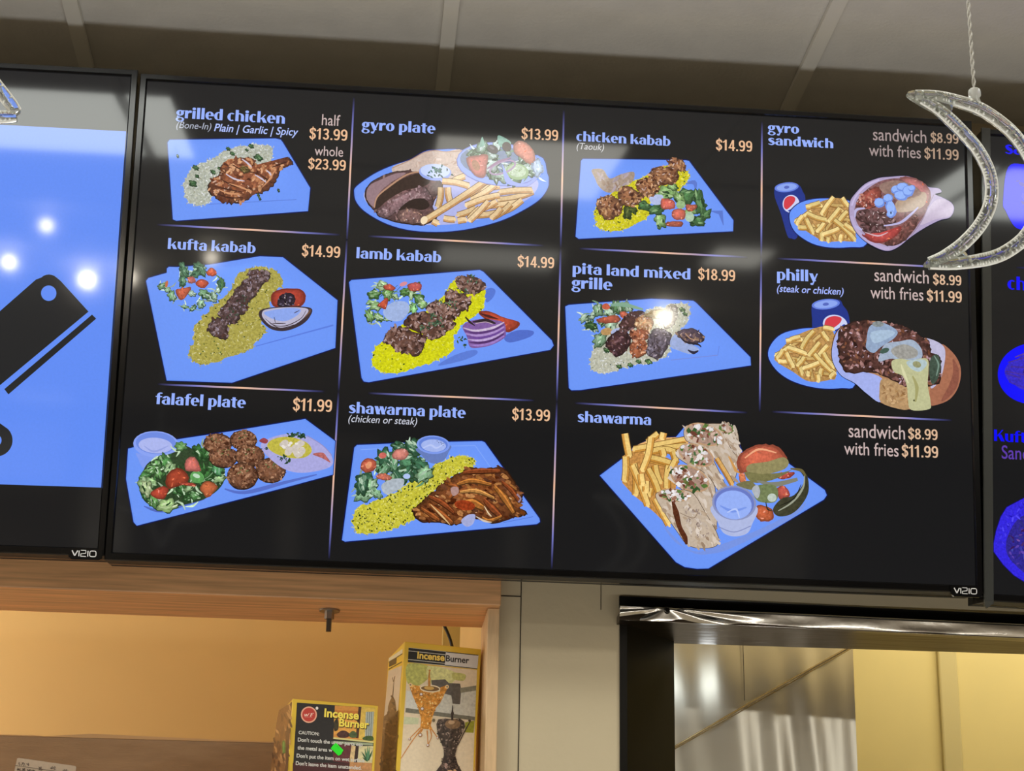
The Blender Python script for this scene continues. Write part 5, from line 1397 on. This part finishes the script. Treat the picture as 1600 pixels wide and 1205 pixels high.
# wrinkled steel sheet inside the hatch
SHY = WALL + .34
x0, x1 = at(1040, 1100, SHY)[0], at(1338, 1100, SHY)[0]
st = empty('steel_sheet', Matrix.Translation(((x0 + x1) / 2, SHY, 1.5)), 'wrinkled shiny steel sheet inside the kitchen hatch, with a diagonal seam', 'metal sheet')
mb = MB(); NX, NZ = 120, 60; rn = random.Random(5)
waves = [(rn.uniform(12, 60), rn.uniform(1, 9), rn.uniform(0, 6.28), rn.uniform(.0004, .0013)) for _ in range(9)]
for i in range(NX + 1):
    for j in range(NZ + 1):
        x = x0 + (x1 - x0) * i / NX; z = 1.6 + 1.0 * j / NZ
        y = SHY + sum(a * math.sin(fx * (x - x0) * 2 + fz * z + ph) for fx, fz, ph, a in waves) + .02 * ((x - x0) / (x1 - x0) - .4) ** 2
        mb.v.append((x, y, z))
for i in range(NX):
    for j in range(NZ):
        a = i * (NZ + 1) + j; mb.f.append((a, a + NZ + 1, a + NZ + 2, a + 1))
child(mb, 'sheet', mat('kitchen_steel', (232, 228, 214), 0.34, metal=1.0, bump=.10, bscale=7, stretch=(3, 1, .35)), st, smooth=True)
pa, pb = at(1046, 1172, SHY - .010), at(1330, 1010, SHY - .010)
mb = MB(); mb.tube([V(pa), V((pa + pb) / 2 + np.array([0, 0, .0015])), V(pb)], .0022, 8); mb.tube([V(pa + [0, .003, -.0035]), V(pb + [0, .003, -.0035])], .0011, 6)
child(mb, 'diagonal_seam', mat('seam_steel', (190, 175, 140), .25, metal=1.0), st)
pa, pb = at(1160.5, 1000, SHY - .007), at(1163.5, 1095, SHY - .007)
mb = MB(); mb.tube([V(pa), V(pb)], .0007, 6); child(mb, 'vertical_seam', mat('dark_seam', (60, 55, 48), .5), st)  # thin dark grey rod for the vertical seam
pa, pb = at(1046, 1040, SHY - .012), at(1054, 1240, SHY - .012)
mb = MB(); mb.box(pa[0] - .003, pb[0] + .001, SHY - .014, SHY - .010, 1.6, 2.6); child(mb, 'flange', M_STEEL, st)

# ------------------------------------------------------------------ boxes standing in the alcove
SHELF = SILL
M_YBOX = mat('yellow_card', (238, 200, 66), 0.35, noise=.04, nscale=20)


def carton(name, p_tl, p_tr, Y, psi, roll, depth, label):
    tl = at(*p_tl, Y)
    Rm = Matrix.Rotation(math.radians(psi), 4, 'Z') @ Matrix.Rotation(math.radians(roll), 4, 'Y')
    zax = np.array(Rm)[:3, 2]
    h = (tl[2] - SHELF) / zax[2]
    o = tl - zax * h
    M = np.array(Matrix.Translation(V(o)) @ Rm)
    fr = Frame(M)
    w = fr.loc(*p_tr)[0]
    t = empty(name, M, label, 'box')
    mb = MB(); mb.box(0, w, 0, depth, 0, h)
    mb.build('card_body', M_YBOX, t, bevel=.0008)
    return t, fr, Frame(M, 'x'), w, h, M


# tall box
tb, ff, fs, tw, th, TM = carton('incense_burner_box', (632.5, 1002.5), (752, 1014), WALL + .045, 9, 1.85, .145,
                                'tall yellow incense burner box with gold and dark burners pictured, against the timber post')
CT_ = (590, 970, 5.126)
d = Pic(ff, *CT_, M_PRINT, 51, .0002, .00002)
photo = [(240, 345), (796, 395), (765, 1205), (752, 1500), (165, 1500), (180, 1205)]
d.poly(photo, (216, 200, 172), .06)
d.blob([(240, 350), (400, 362), (420, 440), (330, 520), (240, 500)], (176, 178, 96), .25); d.blob([(400, 370), (560, 390), (640, 440), (560, 520), (420, 500)], (206, 206, 140), .2); d.blob([(600, 420), (700, 430), (690, 480), (610, 470)], (184, 184, 110), .2)
d.poly([(232, 560), (340, 575), (330, 720), (222, 700)], (206, 206, 198), .1); d.poly([(430, 540), (790, 545), (780, 780), (430, 740)], (196, 196, 186), .15); d.poly([(225, 700), (780, 770), (778, 800), (222, 735)], (112, 110, 96), .2)
d.poly([(430, 478), (540, 470), (570, 500), (660, 505), (670, 560), (660, 670), (600, 665), (590, 600), (440, 560)], (92, 86, 80), .2); d.poly([(660, 540), (790, 520), (788, 560), (665, 580)], (130, 128, 112), .2)
d.poly([(700, 815), (778, 800), (768, 900), (700, 895)], (150, 150, 48), .2); d.poly([(215, 770), (330, 780), (325, 830), (210, 830)], (190, 196, 160), .1)
d.done('scene_print', tb)
d.poly([(248, 216), (808, 275), (798, 390), (242, 332)], (206, 206, 204)); d.poly([(248, 218), (546, 250), (538, 358), (242, 332)], (34, 32, 28))
d.line([(247, 242), (545, 274)], 4, (222, 220, 210)); d.line([(243, 311), (540, 343)], 4, (222, 220, 210)); d.line([(546, 251), (806, 278)], 6, (30, 28, 26)); d.line([(538, 358), (798, 386)], 6, (30, 28, 26))
d.done('header_print', tb)
words_(ff, tb, CT_, 'Incense', 316, 302, 536, (236, 205, 96), .03, hs=1.05, name='title_lettering', h=.0008, m=M_PRINT)
words_(ff, tb, CT_, 'Burner', 545, 325, 732, (28, 26, 26), .02, hs=1.05, name='title_lettering', h=.0008, m=M_PRINT)
d.h = .0006
cup = [(250, 510), (300, 518), (350, 530), (420, 545), (490, 540), (545, 520), (568, 525), (530, 600), (500, 660), (465, 700), (440, 770), (425, 840), (440, 875), (340, 865), (348, 790), (325, 700), (280, 600)]
d.poly(cup, (200, 134, 44), .3); d.specks(cup, 150, 9, 5, [(232, 180, 96), (160, 98, 26), (216, 150, 60), (238, 200, 130)], .4)
for x, y in ((262, 515), (556, 530)): d.ell(x, y, 14, 16, 0, (232, 205, 150)); d.ell(x, y, 7, 8, 0, (150, 130, 100))
d.ell(420, 545, 82, 28, 4, (120, 90, 50)); d.ring(420, 545, 78, 26, 4, 9, (236, 222, 190)); d.ell(412, 540, 40, 16, 4, (206, 168, 90)); d.line([(415, 400), (412, 450), (413, 530)], [6, 15, 20], (190, 132, 58)); d.ell(416, 400, 8, 8, 0, (190, 130, 60)); d.ell(415, 470, 10, 12, 0, (210, 150, 70))
for s in ([(350, 870), (280, 960), (185, 1105)], [(340, 860), (290, 910), (250, 950)], [(395, 880), (400, 940), (402, 1005)], [(430, 870), (460, 910), (482, 945)], [(420, 870), (430, 930), (400, 1000)], [(360, 870), (340, 900), (310, 910)]): d.line(s, [10, 6, 5], (196, 128, 50), smooth=True)
for x, y, r in ((350, 592, 15), (358, 708, 16), (342, 918, 16), (255, 950, 10), (480, 942, 10), (402, 1000, 12)): d.ell(x, y, r, r, 0, (150, 110, 70)); d.ell(x - 2, y - 2, r * .6, r * .6, 0, (222, 214, 214))
d.done('gold_burner_print', tb)
cup = [(470, 830), (485, 792), (540, 785), (600, 790), (660, 785), (692, 810), (700, 850), (680, 900), (650, 960), (630, 1040), (618, 1090), (530, 1085), (528, 1030), (505, 970), (480, 910)]
d.poly(cup, (66, 54, 46), .4); d.specks(cup, 170, 8, 4.5, [(110, 94, 84), (40, 32, 28), (150, 132, 120), (84, 66, 56)], .4)
d.ell(600, 830, 62, 40, 0, (132, 104, 76), .3); d.ell(590, 815, 26, 16, 0, (186, 156, 122)); d.line([(600, 680), (597, 740), (596, 800)], [5, 14, 18], (52, 42, 38)); d.ell(598, 745, 12, 14, 0, (60, 48, 42)); d.line([(640, 1000), (700, 880), (745, 800)], [7, 9, 6], (60, 48, 42), smooth=True); d.ell(735, 802, 11, 9, 0, (72, 58, 50)); d.ell(448, 800, 12, 14, 0, (110, 98, 70))
d.poly([(530, 1080), (620, 1085), (640, 1150), (690, 1240), (560, 1210), (440, 1240), (510, 1150)], (62, 48, 42), .4); d.ell(545, 1165, 18, 22, 0, (170, 140, 130)); d.poly([(560, 1200), (620, 1190), (650, 1230), (560, 1230)], (196, 160, 120))
d.specks([(520, 1090), (630, 1090), (660, 1200), (480, 1200)], 60, 8, 4, [(116, 96, 84), (36, 28, 26)])
d.done('dark_burner_print', tb)
d = Pic(fs, *CT_, M_PRINT, 52, .0002, .00002)
d.poly([(88, 402), (196, 360), (165, 718), (140, 730), (52, 770)], (196, 182, 160), .05); d.poly([(92, 300), (202, 226), (200, 262), (90, 330)], (206, 200, 170)); d.line([(92, 335), (198, 265)], 6, (40, 36, 24)); d.line([(90, 390), (196, 330)], 8, (60, 54, 30)); d.poly([(95, 325), (155, 290), (150, 345), (92, 372)], (60, 52, 26))
mi = [(50, 768), (82, 742), (84, 690), (100, 640), (122, 602), (142, 640), (150, 700), (146, 735), (168, 716), (150, 1100), (120, 1500), (0, 1500), (20, 1205), (40, 900)]
d.poly(mi, (112, 88, 58), .3); d.specks(mi, 120, 16, 8, [(92, 70, 46), (136, 108, 74), (150, 124, 88), (70, 52, 36)])
d.line([(122, 605), (128, 540), (132, 480)], [8, 4, 3], (92, 72, 50)); d.line([(122, 455), (130, 490), (140, 445)], 4, (92, 72, 50), smooth=True); d.line([(60, 820), (95, 812)], 4, (180, 160, 120))
d.done('minaret_print', tb)
# short box
sb, ff, fs, sw, sh, SM_ = carton('incense_burner_box', (457.5, 1092), (591, 1101), WALL + .012, 10, 1.0, .14,
                                 'short yellow incense burner box with caution text and green sticker')
CS = (420, 1080, 8.0)
d = Pic(ff, *CS, M_PRINT, 53, .0002, .00002)
d.poly([(352, 145), (1330, 212), (1310, 640), (1285, 1000), (1270, 1300), (280, 1300), (300, 1000)], (40, 37, 36), .1)
d.poly([(826, 180), (1330, 213), (1310, 640), (806, 592)], (206, 140, 64), .1); d.poly([(822, 240), (1120, 250), (1115, 290), (822, 280)], (190, 116, 50), .1); d.poly([(815, 330), (1110, 350), (1100, 560), (812, 540)], (222, 160, 74), .1)
d.poly([(1122, 196), (1158, 198), (1120, 590), (1085, 588)], (72, 44, 28), .2); d.poly([(1160, 200), (1330, 214), (1312, 620), (1122, 600)], (214, 180, 82), .15); d.poly([(1212, 262), (1315, 258), (1295, 570), (1200, 572)], (150, 158, 150), .1)
for k in range(7): d.line([(1222 + k * 13, 264), (1208 + k * 13, 570)], 4, (92, 104, 100) if k % 2 else (200, 206, 200))
d.blob([(850, 540), (900, 500), (960, 500), (1010, 540), (980, 580), (880, 580)], (74, 46, 40), .4); d.blob([(1000, 540), (1050, 500), (1100, 530), (1090, 580), (1020, 580)], (74, 90, 54), .4); d.blob([(815, 390), (860, 350), (870, 470), (820, 500)], (60, 52, 34), .4); d.blob([(1170, 590), (1230, 560), (1300, 570), (1300, 620), (1200, 615)], (70, 92, 44), .4)
d.line([(806, 588), (1310, 640)], 22, (206, 196, 128)); d.line([(806, 640), (1300, 668)], 30, (150, 160, 130))
d.poly([(806, 655), (1030, 672), (1005, 905), (800, 880)], (96, 48, 50), .15); d.poly([(1032, 680), (1085, 690), (1060, 900), (1006, 890)], (208, 180, 130), .2); d.poly([(1085, 690), (1125, 690), (1105, 905), (1062, 900)], (56, 36, 32)); d.poly([(1125, 690), (1305, 690), (1290, 900), (1105, 905)], (206, 196, 150), .15); d.poly([(1010, 890), (1290, 900), (1275, 1100), (1000, 1100)], (186, 134, 86), .2)
for a, b in (((1225, 870), (1160, 760)), ((1230, 870), (1200, 720)), ((1240, 870), (1260, 700)), ((1245, 870), (1295, 740)), ((1235, 880), (1170, 830)), ((1235, 870), (1235, 690))): d.line([b, ((a[0] + b[0]) / 2, (a[1] + b[1]) / 2), a], [4, 22, 14], d.rnd.choice([(62, 112, 74), (84, 134, 96), (44, 84, 56)]))
d.done('scene_print', sb)
d.poly([(800, 900), (1005, 905), (1000, 1100), (790, 1300), (290, 1300), (300, 900)], (70, 36, 36), .1)
d.done('lower_print', sb)
d.ell(500, 297, 101, 103, 0, (226, 168, 140)); d.ell(500, 297, 84, 86, 0, (184, 60, 50)); d.ell(500, 297, 90, 92, 0, (206, 110, 92), up=False) if 0 else None
d.ell(601, 216, 17, 19, 0, (232, 226, 220))
W_ = (236, 214, 200)
d.line([(446, 288), (452, 314), (470, 290), (476, 314), (506, 276)], [7, 9, 7, 9, 5], W_, smooth=True)
d.line([(534, 278), (520, 320)], 9, W_); d.line([(522, 282), (562, 278)], 6, W_); d.line([(518, 300), (548, 297)], 5, W_); d.line([(448, 326), (540, 328)], [2, 4, 2], W_)
d.done('round_emblem', sb, 'red round emblem with a pale rim')
YT = (244, 220, 90)
for nm, a, b, c in (('Incense', 690, 322, 1124), ('Burner', 874, 440, 1250)):
    words_(ff, sb, CS, nm, a + 4, b + 8, c + 8, (30, 22, 12), .045, hs=1.0, name='lettering_shadow', h=.0010, m=M_PRINT)
    words_(ff, sb, CS, nm, a, b, c, YT, .03, hs=1.0, name='title_lettering', h=.0012, m=M_PRINT)
for nm, a, b, c in (('CAUTION:', 370, 538, 628), ("Don't touch the upper parts esp", 360, 630, 1175), ('the metal area w', 356, 730, 795), ("Don't put the item on wet surface", 345, 830, 1198), ("Don't leave the item unattended.", 334, 925, 1160)):
    words_(ff, sb, CS, nm, a, b, c, (206, 204, 198), .022, hs=1.05, name='caution_lettering', h=.0012, m=M_PRINT)
d.h = .0016
d.poly([(772, 718), (800, 680), (838, 650), (930, 740), (905, 790), (868, 812)], (40, 226, 40)); d.line([(850, 690), (875, 720)], 4, (24, 170, 24))
d.done('price_sticker', sb, 'bright green paper sticker')
d = Pic(fs, *CS, M_PRINT, 54, .0002, .00002)
sd = [(290, 140), (130, 240), (95, 400), (60, 700), (20, 1000), (0, 1300), (215, 1300), (232, 1000), (262, 560)]
d.poly(sd, (122, 84, 44), .25); d.specks(sd, 90, 40, 12, [(146, 104, 58), (100, 66, 34), (168, 126, 76), (84, 56, 30)], .4, 8, 80)
d.blob([(170, 640), (200, 620), (215, 700), (205, 780), (175, 750)], (86, 116, 50), .4); d.line([(180, 780), (190, 640)], [10, 16], (110, 150, 70)); d.poly([(210, 500), (262, 480), (240, 1000), (215, 1000)], (92, 62, 36), .3)
d.done('side_print', sb)

# cardboard carton with label
CYF = WALL + .30
c0, c1 = at(-160, 1147, CYF), at(434, 1161.5, CYF)
roll = math.atan2(c0[2] - c1[2] - .0, c1[0] - c0[0]) * .5
CM_ = np.array(Matrix.Translation((c0[0], CYF, SHELF)))
cb = empty('cardboard_carton', CM_, 'brown cardboard carton with a white label at the lower left, behind the short box', 'box')
zt0, zt1 = at(0, 1150.5, CYF)[2] - SHELF, c1[2] - SHELF
wc = c1[0] - c0[0]
mb = MB(); mb.prism([(0, 0), (wc, 0), (wc, zt1), (wc * .27, zt0 + .001), (0, zt0 + .003)], 'y', 0, .26)
M_CARD = mat('corrugated_card', (186, 158, 124), 0.85, noise=.08, nscale=5, stretch=(3, 1, 14), bump=.15, bscale=30)
mb.build('carton_body', M_CARD, cb, bevel=.001)
mb = MB(); mb.prism([(0, zt0 + .003), (wc * .27, zt0 + .001), (wc, zt1), (wc, zt1 + .0016), (wc * .85, zt1 + .0026), (wc * .5, zt1 + .006), (wc * .38, zt0 + .0016), (wc * .37, zt0 + .0034), (wc * .27, zt0 + .0026), (0, zt0 + .005)], 'y', -.001, .20)
mb.build('top_flap', mat('torn_lit_card_edge', (226, 190, 140), .9), cb)  # torn top edge, coloured paler to carry its lit highlight
ff = Frame(CM_)
d = Pic(ff, 0, 860, 3.493, M_PRINT, 60, .0006, .00003)
d.poly([(94, 1136), (104, 1134), (412, 1178), (416, 1186), (400, 1330), (60, 1290)], (214, 206, 188), .03)
for a, b, c in ((102, 1160, 158), (216, 1184, 228), (276, 1180, 306), (348, 1198, 372)): d.specks([(a, b), (c, b + 2), (c, b + 18), (a, b + 16)], 16, 6, 2.5, [(120, 112, 100), (150, 140, 128)])
d.line([(84, 1176), (270, 1202), (410, 1222)], 2.5, (110, 100, 88)); d.line([(80, 1214), (400, 1262)], 2.5, (110, 100, 88))
for a, b in ((94, 1190), (150, 1197), (206, 1206)): d.specks([(a, b), (a + 44, b + 6), (a + 44, b + 20), (a, b + 14)], 14, 6, 3, [(96, 90, 80), (140, 130, 118)])
d.done('shipping_label', cb, 'white paper label')

# black cable behind the tall box
mb = MB()
mb.tube([V(at(x, y, WALL + .55)) for x, y in crom([(676, 945), (690, 970), (699, 988), (705.5, 1007), (709, 1035), (706, 1080), (690, 1140), (650, 1210), (600, 1260)], 4, False)], .0030, 8)
mb.build('black_cable', mat('black_rubber', (20, 14, 12), .5), None, True, label='black cable curving down behind the tall incense burner box', cat='cable')

# ------------------------------------------------------------------ clear hanging decorations
CYD = 1.6
M_CLEAR = mat('clear_acrylic', (246, 250, 246), 0.06, trans=0.93, ior=1.36, bump=.05, bscale=90)
M_RIB = mat('frosted_rib', (244, 246, 242), 0.22, trans=0.08, ior=1.4)
M_CAP = mat('clear_cap', (244, 246, 242), 0.12, trans=0.55, ior=1.42)
M_LED = mat('led_bead', (226, 228, 215), 0.15, trans=.4)
M_CORD = mat('clear_cord', (214, 212, 204), 0.22, trans=.3)


def W2(p): return V(at(p[0], p[1], CYD))


def twisted(mb, a, b, r=.0010, turns=None):
    a, b = Vector(a), Vector(b); Ln = (b - a).length; n = int(Ln / .0022); t = turns or Ln / .021
    for ph in (0, math.pi):
        mb.tube([a + (b - a) * (k / n) + Vector((math.cos(2 * math.pi * t * k / n + ph) * .0011, math.sin(2 * math.pi * t * k / n + ph) * .0011, 0)) for k in range(n + 1)], r, 6)


def acrylic_tube(pts, width_px, parent, closed=False, ribs=26, seed=0):
    """clear flat tube with frosted ribs, a thin wire and light beads inside"""
    P = crom(pts, 8, closed)
    if closed: P.append(P[0])
    Q = [W2(p) for p in P]
    s = CYD / .94 / F
    n = len(Q); t = [k / (n - 1) for k in range(n)]
    wid = [width_px * s / 2 * w for w in ([1] * n if closed else [0.72 + .28 * min(1, 6 * min(u, 1 - u)) for u in t])]
    mb = MB(); mb.tube(Q, [.0052] * n, 14, up=(0, 0, 1) if False else None, ry=None) if False else None
    # section: wide in the plane of the ornament, thinner towards the viewer
    i0 = len(mb.v); seg = 14
    for k in range(n):
        tg = (Vector(Q[min(k + 1, n - 1)]) - Vector(Q[max(k - 1, 0)])).normalized(); b = Vector((0, 1, 0)); a = tg.cross(b).normalized()
        for q in range(seg):
            w = 2 * math.pi * q / seg; ca, sa = math.cos(w), math.sin(w)
            sq = lambda v: math.copysign(abs(v) ** .7, v)
            mb.v.append(tuple(Vector(Q[k]) + a * sq(ca) * wid[k] + b * sq(sa) * .0052))
    for k in range(n - 1):
        for q in range(seg):
            q2 = (q + 1) % seg
            mb.f.append((k * seg + q, k * seg + q2, (k + 1) * seg + q2, (k + 1) * seg + q))
    mb.f.append(tuple(range(seg))[::-1]); mb.f.append(tuple(range((n - 1) * seg, n * seg)))
    child(mb, 'clear_tube', M_CLEAR, parent, smooth=True)
    rn = random.Random(seed); mb = MB(); rb = MB(); wr = []
    for k in range(2, n - 2):
        q = Vector(Q[k]); tg = (Vector(Q[k + 1]) - Vector(Q[k - 1])).normalized(); a = tg.cross(Vector((0, 1, 0))).normalized()
        if rn.random() < ribs / n:
            e = wid[k] * .95
            for sgn in (-1, 1):
                c = q + a * sgn * e * .72 + Vector((0, -.0036, 0)); rb.tube([c - a * e * .28, c + a * e * .28], .0011, 6)
        if rn.random() < .13: mb.sphere(q + a * rn.uniform(-.3, .3) * wid[k] + Vector((0, -.001, 0)), rn.uniform(.0014, .0021), 6)
        wr.append(q + a * wid[k] * .35 * math.sin(k * .9) + Vector((0, .001 * math.cos(k * 1.3), 0)))
    if mb.v: child(mb, 'light_bead', M_LED, parent, smooth=True)
    child(rb, 'rib', M_RIB, parent, smooth=True)
    mb = MB(); mb.tube(wr, .00055, 5); child(mb, 'inner_wire', M_CORD, parent, smooth=True)
    # white rods along both edges, standing in for highlights on the clear plastic
    mb = MB()
    for sgn in (-1, 1):
        pts_ = []
        for k in range(n):
            tg = (Vector(Q[min(k + 1, n - 1)]) - Vector(Q[max(k - 1, 0)])).normalized(); a = tg.cross(Vector((0, 1, 0))).normalized()
            pts_.append(Vector(Q[k]) + a * sgn * wid[k] * .98 + Vector((0, -.0022, 0)))
        mb.tube(pts_, .0013, 8)
    child(mb, 'edge_highlight', M_RIB, parent, smooth=True)


def cap_and_cord(px, py, parent):
    q = Vector(W2((px, py)))
    mb = MB(); mb.tube([q + Vector((0, 0, z)) for z in (-.006, -.001, .0005, .006, .0075)], [.0042, .0046, .0060, .0060, .0050], 16)
    mb.tube([q + Vector((.0032, -.002, -.004)), q + Vector((.0052, -.002, -.013))], .0012, 6); mb.tube([q + Vector((-.0005, -.004, .003)), q + Vector((.001, -.004, -.008))], .0010, 6)
    child(mb, 'cap', M_CAP, parent, smooth=True)
    mb = MB(); twisted(mb, q + Vector((0, 0, -.004)), (q.x, q.y, CEIL)); child(mb, 'hanging_cord', M_CORD, parent, smooth=True)


cr = empty('crescent_ornament', Matrix.Translation(W2((1530, 420))), 'clear plastic crescent moon hanging on a twisted cord at the upper right', 'ornament', 'hanging clear light ornaments')
acrylic_tube([(1440, 157), (1469, 175), (1500, 204), (1528, 237), (1546, 276), (1547, 316), (1531, 352), (1503, 383), (1475, 402), (1452, 411)], 19, cr, ribs=46, seed=1)
acrylic_tube([(1430, 150), (1465, 152), (1498, 160), (1530, 171), (1561, 191), (1584, 212), (1603, 238), (1618, 270), (1624, 305), (1618, 340), (1602, 370), (1579, 390), (1553, 403), (1520, 410), (1485, 414), (1452, 414)], 20, cr, ribs=60, seed=2)
# solid clear tips
for poly in ([(1417, 148), (1424, 144), (1450, 144), (1475, 150), (1488, 168), (1478, 180), (1455, 172), (1430, 158)], [(1443, 414), (1455, 404), (1480, 394), (1500, 392), (1512, 404), (1500, 417), (1460, 418)]):
    mb = MB(); P = [at(x, y, CYD) for x, y in crom(poly, 3)]
    mb.prism([(p[0], p[2]) for p in P], 'y', CYD - .004, CYD + .004); child(mb, 'tip_plate', M_CLEAR, cr, bevel=.001)
cap_and_cord(1523, 151, cr)

so = empty('star_ornament', Matrix.Translation(W2((-40, 210))), 'tip of a clear plastic star ornament in front of the left television', 'ornament', 'hanging clear light ornaments')
Ro, Ri = 188, 97; a0 = 24.6
ctr = (32 - Ro * math.cos(math.radians(a0)), 183 - Ro * math.sin(math.radians(a0)))
star = []
for k in range(10):
    a = math.radians(a0 + 36 * k); r_ = Ro if k % 2 == 0 else Ri
    star.append((ctr[0] + r_ * math.cos(a), ctr[1] + r_ * math.sin(a)))
for k in range(0, 10, 2):
    p0, p1, p2 = star[k - 1], star[k], star[(k + 1) % 10]
    mid = lambda a, b, t: (a[0] + (b[0] - a[0]) * t, a[1] + (b[1] - a[1]) * t)
    acrylic_tube([p0, mid(p0, p1, .5), mid(p0, p1, .93)], 18, so, ribs=10, seed=10 + k); acrylic_tube([mid(p1, p2, .05), mid(p1, p2, .5), p2], 18, so, ribs=10, seed=30 + k)
cap_and_cord(ctr[0], ctr[1] - 150, so)
